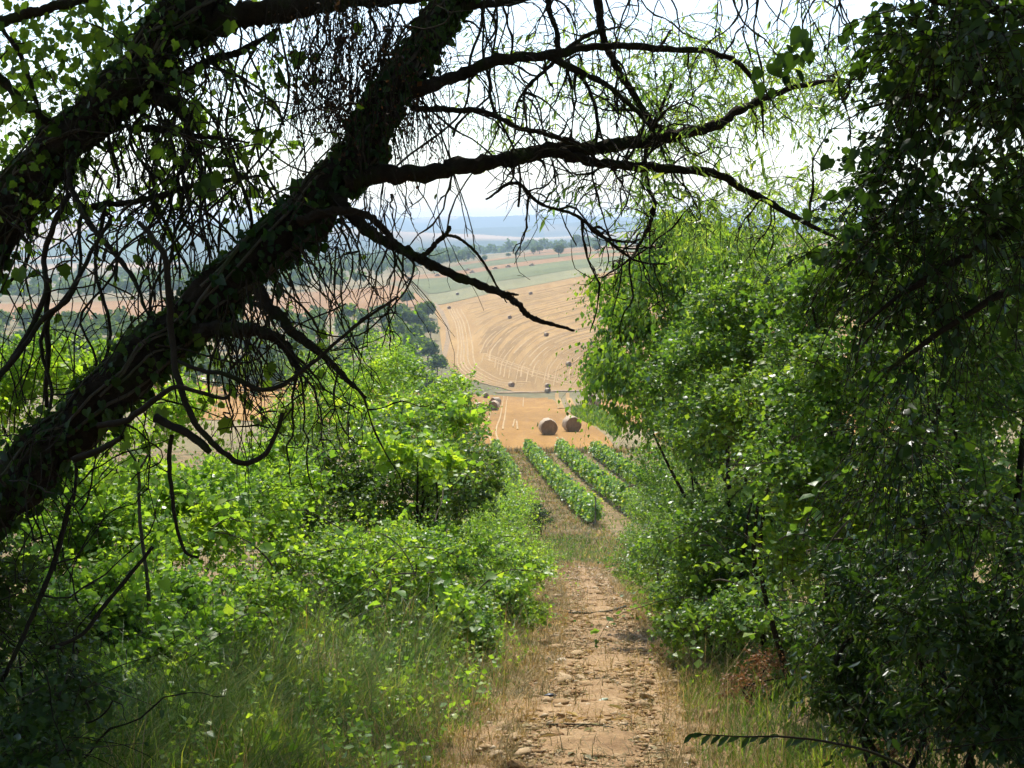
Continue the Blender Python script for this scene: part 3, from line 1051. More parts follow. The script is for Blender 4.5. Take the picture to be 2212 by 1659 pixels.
def far_tree(q, h, wide, seed, label, group):
    t = thing('broadleaf_tree', (q[0], q[1], q[2] - .1), label, 'tree', group)
    mc, mt = TREE_ME[seed % 6]
    for nm, me in (('trunk', mt), ('crown', mc)):
        o = link(nm, me, None, t)
        o.scale = (h * wide, h * wide, h)
        o.rotation_euler = (0, 0, seed * 1.7)
    return t


ii = 0
gt = 'trees along the far hedge line'
for u, v, y0, h, w, lab in ((1245, 533, 1500, 17, .95, 'tallest lone tree standing on the skyline field, right of the hanging twigs'),
                            (1207, 556, 1250, 11.5, .9, 'rounded tree at the edge of the far orange strip'),
                            (1166, 549, 1280, 9, 1.0, 'dark tree in the hedge left of the rounded tree'),
                            (1153, 551, 1280, 8.5, .8, 'narrow tree beside the dark hedge tree'),
                            (1116, 555, 1280, 5.5, 1.2, 'low round bush, right of a pair, on the far hedge line'),
                            (1098, 557, 1280, 4.8, 1.2, 'low round bush, left of a pair, on the far hedge line'),
                            (1048, 566, 1150, 6.5, 1.2, 'pale bush standing alone in the far green crop'),
                            (1290, 545, 1300, 8, 1.2, 'low tree on the far hedge touching the willow leaves')):
    far_tree(hit(u, v, y0 - 250, 2600), h, w, ii, lab, gt); ii += 1
r = np.random.default_rng(77)
ln = [(u, 558 - (u - 900) * .045) for u in range(905, 1300, 21)]
for u, v in ln:
    q = hit(u + r.uniform(-5, 5), v - 5, 1290, 2600)
    far_tree(q, r.uniform(3.5, 8.5), r.uniform(1.0, 1.7), ii, 'low dark tree in the long hedge row on the far skyline', 'skyline hedge trees'); ii += 1
ge = 'dark trees on the left edge of the big field'
for u, v, h, w, lab in ((925, 690, 9, .9, 'dark tree at the top of the wood edge beside the field track'), (905, 715, 10, .9, 'dark tree second from the top along the wood edge'),
                        (930, 735, 8, 1.0, 'dark tree halfway down the wood edge, next to the track'), (895, 760, 11, .9, 'tall dark tree left of the track bend'),
                        (925, 785, 9, 1.0, 'dark tree low on the wood edge above the left bush'), (945, 815, 8, 1.0, 'dark tree lowest on the wood edge, by the field corner'),
                        (868, 700, 10, 1.0, 'dark tree set back left of the wood edge top'), (850, 745, 11, 1.0, 'dark tree set back left of the track bend'),
                        (880, 665, 9, 1.0, 'dark tree at the corner of the pinkish field')):
    far_tree(hit(u, v, 380, 900), h, w, ii, lab, ge); ii += 1


def wood_mass(name, label, spots, hrange, leaves, size, seed):
    r = np.random.default_rng(seed)
    b = Bag()
    for (x, y) in spots:
        h = r.uniform(*hrange)
        V, Fa = crown_quads(r, leaves, h * .5, h * .45, h * .5, size * h, -1.0)
        b.add(V + np.array([x, y, float(gz(x, y))]), Fa)
    return tag(mobj(name, *b.get(), M['farleaf'], kind='stuff'), label, 'woodland')


r = np.random.default_rng(41)
sp = []
while len(sp) < 260:                                     # wood below the left pinkish field
    y = r.uniform(330, 690); u = r.uniform(-500, 935)
    if y < 400 and u > 300 and r.random() < .7:
        continue
    if u > 920 - (y - 450) * .02 and y > 430:
        continue
    sp.append(((u - 1106) / F * y, y))
wood_mass('woodland', 'dark green wood filling the valley behind the leaning trunk', sp, (6.5, 11), 190, .17, 1)
sp = []
while len(sp) < 330:                                     # wood above it
    y = math.exp(r.uniform(math.log(985), math.log(1900))); u = r.uniform(-600, 905 - 40 * (y > 1200))
    if u > 830 and y < 1080:
        continue
    sp.append(((u - 1106) / F * y, y))
wood_mass('woodland', 'hazy blue green wood beyond the pinkish field on the left', sp, (10, 17), 110, .2, 2)
sp = []
while len(sp) < 330:                                     # hazy woods below the skyline fields
    y = math.exp(r.uniform(math.log(1950), math.log(3600))); u = r.uniform(500, 1700)
    sp.append(((u - 1106) / F * y, y))
wood_mass('woodland', 'pale hazy belt of woods beyond the skyline hedge', sp, (12, 20), 60, .26, 3)
sp = []
while len(sp) < 40:
    y = r.uniform(1300, 1700); u = r.uniform(820, 1020)
    sp.append(((u - 1106) / F * y, y))
wood_mass('woodland', 'round topped copse at the left end of the skyline hedge', sp, (10, 15), 140, .19, 4)

# ------------------------------------------------------------------ shrubs and hedges


def shrub(name, label, cat, ells, n, k, leafL, ratio, T, tn, mat, seed, spray=.5, droop=.25, n_obj=0, gate_s=.9, thr=-.25, stems=5, twig_r=.0035, shell=.55,
          leaf_droop=.25, upd=.25, group=None, base=None, up=.8, spread=.9):
    r = np.random.default_rng(seed)
    leafL, n, spray = leafL * .76, int(n * 1.14), spray * .92
    C = np.mean([e[0] for e in ells], 0)
    if base is None:
        base = (C[0], C[1])
    bz = float(gz(base[0], base[1]))
    t = thing(name, (base[0], base[1], bz), label, cat, group)
    o, d = ell_points(r, lobes(r, ells, 15) + [(c, q * .62) for c, q in ells], n, shell, Noise(seed + 1, gate_s), thr)
    gzz = gz(o[:, 0], o[:, 1])
    ok = o[:, 2] > gzz + .03
    o, d = o[ok], d[ok]
    d = nz(d * .7 + UP * upd + r.normal(size=d.shape) * .5)
    ln = spray * np.exp(r.normal(size=len(o)) * .35)
    far_ = r.random(len(o)) < .10
    ln = np.where(far_, ln * 1.9, ln)
    o = o + d * (far_ * ln * .3)[:, None]
    o = o - d * (ln * .5)[:, None]
    lv = Leaves()
    tw = spray_leaves(r, o, d, ln, k, droop, leafL, ratio, lv, leaf_droop=leaf_droop, up=up, spread=spread)
    put_leaves(t, lv, T, tn, mat, n_obj)
    tw = tw[r.random(len(tw)) < .3][:, ::3]
    V, Q = tubes(tw, np.array([[1, .4]]) * np.full((len(tw), 1), twig_r), 3)
    mobj('twigs', V, Q, M['twig'] if mat is M['shade'] else M['stem'], t, kind='stuff')
    for s in range(stems):
        e = ells[s % len(ells)]
        tip = e[0] + e[1] * r.uniform(-.6, .6, 3) + np.array([0, 0, e[1][2] * .2])
        b0 = np.array([base[0], base[1], bz]) + np.array([r.normal(0, .18), r.normal(0, .18), -.05])
        b0[0] = b0[0] * .5 + tip[0] * .5; b0[1] = b0[1] * .6 + tip[1] * .4
        b0[2] = float(gz(b0[0], b0[1])) - .05
        mid = (b0 + tip) / 2 + r.normal(0, .12, 3)
        h = np.linalg.norm(tip - b0)
        V, Q, _, _ = limb([(*b0, .012 + h * .006), (*mid, .009 + h * .004), (*tip, .004)], 12, 6, seed * 10 + s)
        mobj('stem', V, Q, M['bark'], t, smooth=True)
    return t


# left side, far to near
shrub('bush', 'tall feathery bush with pale shining leaf tips, topmost of the left thicket', 'bush',
      [E(830, 850, 27, 130, 115, 2.0), E(930, 925, 25, 110, 105, 1.5), E(700, 900, 28, 150, 120, 2), E(980, 905, 25, 62, 85, 1.0)], 3400, 9, .085, .27, T_LEAF, 'leaf', M['lush'], 51, .42, .2, 160, .8, upd=.5)
shrub('bush', 'big rounded bush with a dark hollow in the middle of the left thicket', 'bush',
      [E(850, 1050, 20, 200, 150, 1.6), E(650, 1070, 20, 180, 160, 1.5), E(970, 1060, 22, 120, 120, 1.5)], 4600, 9, .062, .36, T_LEAF, 'leaf', M['mid'], 52, .34, .25, 160, 1.0, -.05, twig_r=.003)
shrub('bush', 'yellow green bush bordering the grass strip below the vine rows', 'bush',
      [E(1085, 1120, 36, 82, 95, 3), E(1030, 1190, 27, 130, 110, 2.2), E(1120, 1180, 32, 70, 70, 2)], 3400, 8, .075, .36, T_RHOMB, 'rhomb', M['lush'], 53, .42, .25, 0, 1.2)
shrub('bush', 'small dark round bush at the path edge beside the vine row end', 'bush', [E(1165, 1118, 60, 33, 36, 1.0)], 500, 8, .085, .36, T_RHOMB, 'rhomb', M['shade'], 54, .35, .25, 0, 1.0, -.5)
shrub('bush', 'low leafy bush with a dark foot standing at the left path edge', 'bush',
      [E(1000, 1350, 14.5, 72, 78, .7), E(1090, 1300, 18, 95, 75, 1.0), E(1110, 1230, 23, 88, 62, 1.2)], 2600, 8, .055, .38, T_LEAF, 'leaf', M['lush'], 55, .3, .25, 120, .7)
shrub('bush', 'wide low bush of bramble leaves spread above the long grass', 'bush',
      [E(840, 1240, 15.5, 190, 85, 1.3), E(640, 1230, 14, 170, 95, 1.2), E(960, 1200, 19, 130, 80, 1.2)], 3600, 8, .05, .4, T_LEAF, 'leaf', M['lush'], 56, .3, .25, 160, .8, -.2)
shrub('bush', 'sunlit yellow green thicket of climbers below the leaning trunk', 'bush',
      [E(430, 1110, 13.5, 190, 130, 1.5), E(230, 1180, 12, 200, 150, 1.3), E(560, 1060, 16, 130, 110, 1.2), E(120, 1060, 12.5, 190, 140, 1.4)], 3400, 8, .066, .42, T_HEART, 'heart', M['vine'], 57, .36, .3, 200, .8, -.15)
shrub('bush', 'bright broad leaved undergrowth around the thin sapling', 'bush',
      [E(360, 1340, 9.6, 170, 90, .8), E(170, 1350, 8.6, 170, 130, .8), E(540, 1310, 11, 130, 70, .8), E(300, 1460, 8.0, 130, 70, .5)], 2300, 7, .062, .44, T_HEART, 'heart', M['vine'], 58, .32, .3, 200, .7, -.1)
shrub('bush', 'pale leafy bush glimpsed behind the trunk at the left edge', 'bush',
      [E(120, 830, 15, 170, 120, 1.4), E(330, 900, 16, 110, 90, 1.2), E(-60, 880, 14, 160, 160, 1.4)], 1500, 8, .065, .42, T_HEART, 'heart', M['vine'], 59, .36, .3, 80, .8, 0)
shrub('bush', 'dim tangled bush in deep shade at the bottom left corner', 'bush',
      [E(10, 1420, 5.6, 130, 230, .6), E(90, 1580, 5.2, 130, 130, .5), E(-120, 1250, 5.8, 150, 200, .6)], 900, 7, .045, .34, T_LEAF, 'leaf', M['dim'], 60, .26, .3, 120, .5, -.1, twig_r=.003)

shrub('wild_vine', 'bright broad leaved wild vine sprawling over the big left bush', 'vine',
      [E(860, 965, 18.2, 85, 38, .5), E(950, 1000, 19, 85, 30, .5), E(830, 905, 21, 95, 28, .5), E(960, 900, 21, 60, 24, .4)], 300, 6, .12, .46, T_LOBED, 'lobed', M['lush'], 61, .4, .3, 200, .8, -.5, 4)
shrub('wild_vine', 'bright broad leaved vine clump on top of the low path edge bush', 'vine',
      [E(975, 1300, 13.8, 52, 28, .4), E(1000, 1345, 13.6, 30, 30, .3)], 90, 6, .095, .46, T_LOBED, 'lobed', M['lush'], 62, .3, .3, 120, .8, -.6, 3)

# right side
shrub('drooping_tree', 'slim tree with small drooping leaves overlapping the stubble field on the right', 'tree',
      [E(1420, 640, 19, 135, 130, 1.6), E(1500, 800, 18, 200, 190, 2.0), E(1405, 790, 19, 125, 125, 1.4), E(1435, 890, 19, 100, 75, 1.2), E(1560, 560, 18, 170, 100, 1.6), E(1460, 520, 19, 120, 60, 1.0)],
      3900, 9, .09, .26, T_LEAF, 'leaf', M['hedge'], 71, .5, .55, 260, .9, .12, 4, leaf_droop=1.0, upd=.1, base=(5.2, 18.5), spread=.6, shell=.3)
shrub('round_leaved_shrub', 'shrub with round shining leaves in the middle of the right hedge', 'bush',
      [E(1600, 830, 14, 170, 170, 1.3), E(1640, 650, 15, 170, 130, 1.3), E(1700, 950, 13, 170, 150, 1.2), E(1560, 960, 16, 130, 100, 1.2)],
      4300, 8, .052, .46, T_HEART, 'heart', M['hedge'], 72, .38, .3, 220, .8, .0, 8, shell=.4)
shrub('bush', 'grey green bramble bank sloping down to the vine row ends', 'bush',
      [E(1520, 1055, 28, 150, 75, 2.6), E(1432, 1122, 36, 95, 60, 3), E(1530, 1155, 22, 160, 100, 2), E(1382, 1195, 34, 75, 48, 2), E(1440, 1010, 25, 78, 60, 1.4), E(1450, 1075, 24, 80, 60, 1.4)],
      4600, 8, .07, .36, T_RHOMB, 'rhomb', M['hedge'], 73, .42, .25, 0, 1.2, -.3)
shrub('bush', 'dense low hedge foot beside the path on the right', 'bush',
      [E(1470, 1230, 19, 120, 75, 1.3), E(1600, 1200, 14.5, 170, 140, 1.4), E(1530, 1310, 14, 110, 70, .9), E(1640, 1370, 11.5, 120, 80, .8)],
      4400, 8, .048, .38, T_LEAF, 'leaf', M['hedge'], 74, .3, .25, 180, .8, -.25)
shrub('bush', 'sunlit bush with broad leaves right of the hedge middle', 'bush',
      [E(1800, 880, 10, 170, 180, 1.1), E(1790, 1130, 9.5, 170, 170, 1.0), E(1900, 700, 10, 160, 160, 1.0), E(1780, 580, 11, 120, 110, .9)],
      3300, 8, .05, .40, T_LEAF, 'leaf', M['hedge'], 75, .34, .3, 200, .7, .0)
shrub('bush', 'green glinting bush at the right edge behind the dark leaves', 'bush',
      [E(2120, 800, 8.5, 170, 230, 1.0), E(2080, 1120, 8.5, 160, 170, .9), E(2180, 520, 9, 150, 140, .9)],
      2600, 8, .05, .40, T_LEAF, 'leaf', M['hedge'], 76, .34, .3, 120, .7, -.1)
shrub('bush', 'tall leafy bush closing the view behind the right edge thicket', 'bush',
      [E(2030, 640, 13, 200, 170, 1.6), E(2230, 820, 13, 200, 220, 1.8), E(2000, 950, 12.5, 190, 170, 1.5), E(2200, 1150, 12, 190, 170, 1.5), E(1930, 1180, 11.5, 150, 150, 1.2), E(2330, 560, 13, 200, 220, 1.6), E(2480, 900, 11, 230, 260, 1.4), E(2520, 1230, 10, 230, 200, 1.3), E(2380, 1320, 9.5, 150, 150, 1.0)],
      5200, 8, .062, .40, T_LEAF, 'leaf', M['hedge'], 81, .42, .3, 60, .9, -.35, 8)
shrub('bush', 'dark bush with long pointed leaves low on the right', 'bush',
      [E(1960, 1330, 6.8, 190, 140, .7), E(2120, 1420, 5.8, 190, 200, .7), E(1850, 1480, 7, 130, 90, .6), E(2130, 1560, 5.6, 110, 120, .5)],
      1900, 8, .055, .24, T_LEAF, 'leaf', M['shade'], 77, .30, .35, 260, .6, -.2, leaf_droop=.5, twig_r=.003)
shrub('dry_fern', 'rusty brown dried plant at the right path edge', 'plant',
      [E(1660, 1450, 10.3, 60, 42, .4), E(1610, 1490, 10.2, 52, 26, .35)], 200, 7, .028, .4, T_RHOMB, 'rhomb', M['rust'], 78, .18, .3, 90, .4, -.2, 4, twig_r=.002)
shrub('dry_fern', 'pinkish dried leaves lying in the shade at the bottom right', 'plant',
      [E(2010, 1590, 7.2, 60, 40, .3), E(1950, 1630, 7.0, 50, 30, .3)], 130, 6, .026, .45, T_RHOMB, 'rhomb', M['rust'], 79, .15, .3, 60, .4, -.2, 3, twig_r=.002)

# arching canes and dead stalks standing out of the thickets


def walk(r, start, d0, length, K, kink, grav, rad, taper=.35):
    N = len(start)
    p = np.zeros((N, K, 3)); p[:, 0] = start
    d = nz(d0); st_ = (length / (K - 1))[:, None]
    g = np.asarray(grav, float).reshape(-1, 1) * np.array([[0, 0, -1.0]])
    for i in range(1, K):
        d = nz(d + kink * r.normal(size=(N, 3)) * np.array([1, .7, 1]) + g)
        p[:, i] = p[:, i - 1] + d * st_
    rd = rad[:, None] * np.linspace(1, taper, K)[None] * (1 + .5 * (r.random((N, K)) < .2))
    return p, rd


def canes(label, spots, n, seed, mat, leafL, lean):
    r = np.random.default_rng(seed)
    ix = r.integers(0, len(spots), n)
    sp = np.array(spots, float)[ix]
    st = P(sp[:, 0] + r.normal(0, 45, n), sp[:, 1] + r.normal(0, 35, n), sp[:, 2] + r.normal(-.5, .35, n))
    t = thing('bramble', (*st[0][:2], float(gz(*st[0][:2]))), label, 'bramble')
    sg = sp[:, 2]
    p, rd = walk(r, st, np.column_stack([r.normal(lean, .6, n), r.normal(-.3, .4, n), r.uniform(.2, 1.1, n)]), r.uniform(.5, 1.5, n) * np.sqrt(sg / 16), 14, .09, .13, r.uniform(.004, .008, n) * np.sqrt(sg / 14))
    for i in range(n):
        V, Q = tubes(p[i:i + 1], rd[i:i + 1], 5)
        mobj('cane', V, Q, M['stem'], t, smooth=True)
    q = p[:, 3:].reshape(-1, 3); m_ = len(q)
    q = np.repeat(q, 2, 0) + r.normal(0, .02, (m_ * 2, 3))
    L = leafL * np.exp(r.normal(size=m_ * 2) * .35)
    lv = Leaves(); lv.add(q, r.normal(size=(m_ * 2, 3)) * A_([1, .7, .6]) + A_([0, 0, -.2]), r.normal(size=(m_ * 2, 3)) * .6 + UP, L, L * .42)
    put_leaves(t, lv, T_LEAF, 'leaf', mat, 60)


A_ = np.array
canes('pale bramble canes arching out of the left thicket', [(620, 1130, 17), (760, 1180, 14.5), (900, 1100, 17.5), (700, 1000, 19), (850, 1250, 14), (450, 1120, 12.5), (1000, 1190, 21), (960, 1330, 14), (560, 1270, 11)], 60, 95, M['lush'], .06, -.25)
canes('long canes and dry stalks standing out of the right hedge', [(1450, 1230, 18), (1580, 1200, 13.5), (1500, 1310, 13.5), (1640, 1330, 11), (1700, 1050, 11), (1600, 950, 14), (1430, 1080, 26), (1780, 1180, 9)], 52, 96, M['hedge'], .055, .55)

# near sprig reaching in at the bottom right
r = np.random.default_rng(90)
pr = thing('sprig', (1.05, 3.0, float(gz(1.05, 3.0))), 'dark leafy sprig reaching left over the path at the bottom right', 'sprig')
pp = [(1990, 1700, 3.15, 4.2), (1880, 1625, 3.15, 3.4), (1720, 1594, 3.1, 2.6), (1600, 1591, 3.1, 1.8), (1497, 1584, 3.1, 1)]
pts = [(*P(u, v, y), rr / F * y) for u, v, y, rr in pp]
pts = [(1.05, 3.0, pr.location.z, .008), (1.0, 3.08, .1, .006)] + pts
V, Q, pa, ra = limb(pts, 40, 6, 9, .05)
mobj('stem', V, Q, M['twig'], pr, smooth=True)
lv = Leaves()
ts = np.linspace(.42, 1, 19)
pt = catmull(np.array(pts)[:, :3], 200)[(ts * 199).astype(int)]
sg = np.where(np.arange(19) % 2 == 0, 1, -1.)
ax = np.column_stack([np.full(19, -.75), r.normal(0, .2, 19), np.where(sg > 0, -.75, -.25) + r.normal(0, .2, 19)])
L = np.full(19, .036) * r.uniform(.85, 1.15, 19)
lv.add(pt, ax, np.column_stack([r.normal(0, .4, 19), np.full(19, -.6), np.full(19, .7)]), L, L * .19)
put_leaves(pr, lv, T_LEAF, 'leaf', M['shade'], 40)

# thin sapling on the left
sp_ = thing('sapling', (*P(320, 1500, 8.6)[:2], float(gz(*P(320, 1500, 8.6)[:2]))), 'thin grey sapling with a kinked stem rising from the left undergrowth', 'sapling')
pts = [(sp_.location.x, sp_.location.y, sp_.location.z - .05, .014)] + [(*P(u, v, 8.6), rr / F * 8.6) for u, v, rr in
       ((323, 1430, 5), (314, 1361, 5), (323, 1309, 4.6), (309, 1187, 4.2), (302, 1083, 3.8), (298, 1020, 3.2), (286, 985, 2.4), (262, 955, 1.6))]
V, Q, pa, ra = limb(pts, 60, 7, 31, .06)
mobj('stem', V, Q, M['stem'], sp_, smooth=True)
V, Q, _, _ = limb([(*P(298, 1020, 8.6), .008), (*P(318, 985, 8.55), .006), (*P(330, 940, 8.5), .003)], 14, 6, 32)
mobj('branch', V, Q, M['stem'], sp_, smooth=True)
lv = Leaves()
o = pa[20:58:2]; d = nz(np.random.default_rng(3).normal(size=o.shape))
spray_leaves(np.random.default_rng(33), o, d, np.full(len(o), .3), 6, .3, .06, .45, lv)
put_leaves(sp_, lv, T_HEART, 'heart', M['vine'], 120)

# ------------------------------------------------------------------ leaning trees


def bark_limb(pts, n, sides, seed, depth=.16):
    """trunk with knots, swellings and lengthwise fissures in its surface"""
    c = catmull(np.asarray(pts, float), n)
    path, rad = c[:, :3].copy(), np.maximum(c[:, 3], .002)
    r = np.random.default_rng(seed)
    for sc_, am in ((1.1, .5), (.4, .22)):
        path += np.stack([Noise(seed + k + int(sc_ * 10), sc_)(path) for k in range(3)], -1) * rad[:, None] * am
    L = np.concatenate([[0], np.cumsum(np.linalg.norm(np.diff(path, axis=0), axis=1))])
    th = np.linspace(0, 2 * np.pi, sides, endpoint=False)
    T_, S_ = np.meshgrid(th + 0, L, indexing='xy')
    tw = T_ + S_ * .8
    q = np.stack([np.cos(tw) * 1.0, np.sin(tw) * 1.0, S_ * 1.1], -1)
    rid = np.abs(Noise(seed + 1, .55, 16)(q))
    big = Noise(seed + 2, 2.2)(np.stack([np.cos(tw), np.sin(tw), S_ * 2.5], -1))
    fine = r.normal(size=q.shape[:2])
    w = 1 + depth * (rid - .35) * 1.3 + .10 * big + .035 * fine
    for _ in range(7):
        k0, k1 = r.integers(10, n - 10), r.uniform(0, 6.28)
        w += r.uniform(.25, .5) * np.exp(-((S_ - L[k0]) / .07) ** 2 - ((np.angle(np.exp(1j * (T_ - k1)))) / .55) ** 2)
    V, Q = tubes(path[None], rad[None], sides, wob=w[None, :, :, None])
    return V, Q, path, rad


def px(pts):
    return [(*P(u, v, y), rr / F * y) for u, v, y, rr in pts]


TR1 = [(-520, 1790, 5.2, 80), (-250, 1390, 5.3, 74), (0, 1080, 5.4, 72), (130, 965, 5.5, 68), (250, 850, 5.5, 63), (380, 715, 5.6, 62), (500, 610, 5.6, 60), (620, 500, 5.7, 58),
       (715, 395, 5.8, 52), (785, 290, 5.9, 47), (840, 200, 6.0, 42), (900, 110, 6.1, 37), (960, 35, 6.2, 33), (1030, -60, 6.3, 28), (1130, -230, 6.5, 20), (1220, -480, 6.8, 12), (1260, -760, 7.2, 6)]
TR2 = [(-800, 1590, 6.4, 72), (-500, 1130, 6.4, 66), (-250, 800, 6.4, 60), (0, 490, 6.4, 55), (100, 372, 6.4, 52), (190, 265, 6.4, 50), (270, 180, 6.4, 50), (350, 100, 6.4, 50), (420, 30, 6.4, 46),
       (480, -60, 6.5, 36), (560, -230, 6.7, 26), (640, -480, 7.0, 14), (700, -760, 7.4, 6)]
TR1 = [(u, v, y, q * .80) for u, v, y, q in TR1]
TR2 = [(u, v, y, q * .9) for u, v, y, q in TR2]
t1 = thing('leaning_tree', P(-520, 1790, 5.2), 'ivy covered tree trunk leaning across the left half of the picture', 'tree')
t2 = thing('leaning_tree', P(-800, 1590, 6.4), 'upper dark tree trunk leaning in from the left edge to the top', 'tree')
V, Q, path1, rad1 = bark_limb(px(TR1), 300, 40, 201)
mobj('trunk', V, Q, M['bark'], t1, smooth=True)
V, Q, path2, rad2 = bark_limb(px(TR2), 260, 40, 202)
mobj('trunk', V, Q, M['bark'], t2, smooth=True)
BR1 = {
    'a': [(735, 392, 5.8, 30), (800, 378, 5.85, 24), (930, 371, 5.9, 21), (1060, 352, 6.0, 20), (1180, 329, 6.1, 20), (1300, 319, 6.2, 17), (1420, 304, 6.3, 15), (1540, 275, 6.4, 12), (1620, 228, 6.5, 10),
          (1700, 192, 6.6, 8), (1800, 178, 6.7, 5), (1850, 172, 6.8, 2)],
    'a2': [(1200, 325, 6.1, 11), (1290, 349, 6.1, 12), (1400, 361, 6.1, 11), (1540, 377, 6.2, 10), (1630, 425, 6.2, 8.5), (1700, 462, 6.2, 7), (1790, 505, 6.3, 4), (1850, 540, 6.3, 2)],
    'b': [(865, 205, 6.0, 20), (930, 182, 6.0, 17), (1000, 160, 6.1, 15), (1080, 132, 6.1, 14), (1180, 121, 6.2, 12), (1310, 101, 6.3, 9), (1450, 106, 6.3, 8), (1560, 122, 6.4, 7), (1610, 150, 6.4, 6), (1642, 215, 6.5, 4), (1650, 300, 6.5, 2)],
    'b2': [(1180, 122, 6.2, 9), (1250, 150, 6.2, 8), (1320, 192, 6.2, 7), (1380, 250, 6.2, 6), (1420, 300, 6.1, 4), (1440, 350, 6.1, 2)],
    'c': [(885, 235, 6.0, 9), (960, 236, 6.0, 8), (1050, 243, 6.0, 7), (1110, 272, 6.0, 6.5), (1190, 291, 6.0, 6), (1260, 322, 6.0, 4.5), (1300, 355, 6.0, 3), (1340, 372, 6.0, 2)],
    'd': [(1270, -120, 6.6, 13), (1288, -20, 6.6, 11), (1305, 80, 6.6, 9), (1345, 165, 6.6, 8.5), (1380, 235, 6.6, 8), (1420, 278, 6.6, 7), (1450, 290, 6.6, 5), (1475, 312, 6.6, 3)],
    'e': [(690, 408, 5.8, 16), (735, 440, 5.75, 15), (800, 500, 5.7, 14), (870, 540, 5.65, 13), (930, 570, 5.6, 12), (1000, 606, 5.6, 11), (1080, 634, 5.55, 9), (1120, 655, 5.5, 8), (1140, 680, 5.5, 7), (1180, 695, 5.5, 5.5), (1240, 713, 5.45, 3.5)],
    'e2': [(905, 560, 5.6, 8), (935, 527, 5.6, 7), (965, 503, 5.6, 6), (970, 488, 5.6, 4)],
    'e3': [(1085, 634, 5.5, 6), (1100, 636, 5.5, 4.5), (1120, 638, 5.5, 2)],
    'e4': [(955, 505, 5.6, 4.5), (1000, 520, 5.6, 4), (1040, 560, 5.6, 3.5), (1070, 610, 5.6, 3), (1095, 655, 5.6, 1.5)],
    'f': [(430, 712, 5.5, 20), (500, 708, 5.45, 18), (580, 722, 5.4, 15), (610, 745, 5.4, 13), (640, 790, 5.35, 8), (650, 810, 5.3, 4)],
    'g': [(560, 640, 5.5, 17), (620, 700, 5.4, 14), (690, 760, 5.35, 10), (760, 830, 5.3, 6), (790, 860, 5.3, 3)],
    'h': [(640, 480, 5.6, 13), (720, 455, 5.6, 10), (800, 470, 5.6, 9), (840, 505, 5.6, 8), (875, 545, 5.55, 6), (895, 560, 5.5, 4)],
    'i': [(1300, 60, 6.6, 6), (1240, 95, 6.5, 5.5), (1180, 150, 6.4, 5), (1130, 200, 6.3, 4), (1110, 240, 6.2, 2)],
    'j': [(990, 10, 6.2, 12), (1090, 5, 6.3, 9), (1200, -10, 6.4, 7), (1300, -30, 6.5, 5)],
    'k': [(1180, -20, 6.5, 8), (1200, 60, 6.4, 7), (1215, 130, 6.3, 6), (1265, 180, 6.3, 5), (1290, 260, 6.2, 4), (1285, 330, 6.2, 3)],
    'l': [(1050, 430, 5.9, 3), (1110, 395, 6.0, 5), (1170, 440, 6.0, 4.5), (1240, 462, 6.0, 4), (1290, 500, 6.0, 4), (1370, 560, 6.0, 3), (1440, 570, 6.1, 2)],
    'm': [(1450, 180, 6.6, 4), (1400, 300, 6.5, 5), (1400, 395, 6.5, 5), (1415, 445, 6.4, 5), (1385, 520, 6.4, 4), (1360, 560, 6.3, 3), (1300, 600, 6.3, 2)],
}
B1 = []
for k_, pts in BR1.items():
    n = max(30, len(pts) * 11)
    pts = [(u, v, y, q * .84) for u, v, y, q in pts]
    V, Q, pa, ra = limb(px(pts), n, 12 if pts[0][3] > 9 else 7, 400 + len(B1) * 3, .24)
    mobj('branch', V, Q, M['bark'], t1, smooth=True)
    B1.append((pa, ra))
BR2 = [
    [(400, 75, 6.4, 34), (470, 50, 6.4, 30), (560, 28, 6.4, 26), (700, 10, 6.4, 22), (830, 0, 6.4, 15), (960, -10, 6.4, 10), (1080, -30, 6.5, 6)],
    [(320, 190, 6.4, 20), (360, 215, 6.3, 17), (395, 240, 6.3, 14), (405, 285, 6.3, 10), (415, 330, 6.3, 6)],
    [(330, 185, 6.4, 12), (385, 165, 6.4, 11), (450, 130, 6.4, 9), (530, 105, 6.4, 7), (600, 60, 6.4, 4)],
    [(-60, 70, 6.0, 12), (40, 35, 6.0, 11), (120, 12, 6.0, 10), (220, -8, 6.0, 8)],
    [(-40, 130, 6.2, 10), (40, 215, 6.2, 9), (110, 275, 6.3, 8), (150, 310, 6.3, 6)],
    [(0, 55, 6.3, 5), (40, 110, 6.3, 5), (70, 190, 6.3, 5), (90, 260, 6.3, 4.5), (105, 320, 6.4, 4)],
    [(160, 330, 6.2, 6), (150, 370, 6.1, 6), (155, 420, 6.0, 6.5), (185, 470, 5.9, 6.5), (240, 540, 5.8, 6), (290, 610, 5.7, 5), (320, 680, 5.6, 3)],
    [(200, 450, 6.2, 8), (250, 440, 6.2, 7), (320, 430, 6.2, 7), (420, 400, 6.2, 6), (520, 385, 6.2, 4), (580, 375, 6.1, 2)],
    [(290, 275, 6.3, 9), (350, 280, 6.3, 8), (410, 290, 6.3, 7), (480, 300, 6.2, 4), (540, 310, 6.2, 2)],
]
B2 = []
for pts in BR2:
    V, Q, pa, ra = limb(px(pts), max(30, len(pts) * 11), 12 if pts[0][3] > 9 else 7, 500 + len(B2) * 3, .24)
    mobj('branch', V, Q, M['bark'], t2, smooth=True)
    B2.append((pa, ra))

# fine twigs hanging from the branches (each tree has its own)


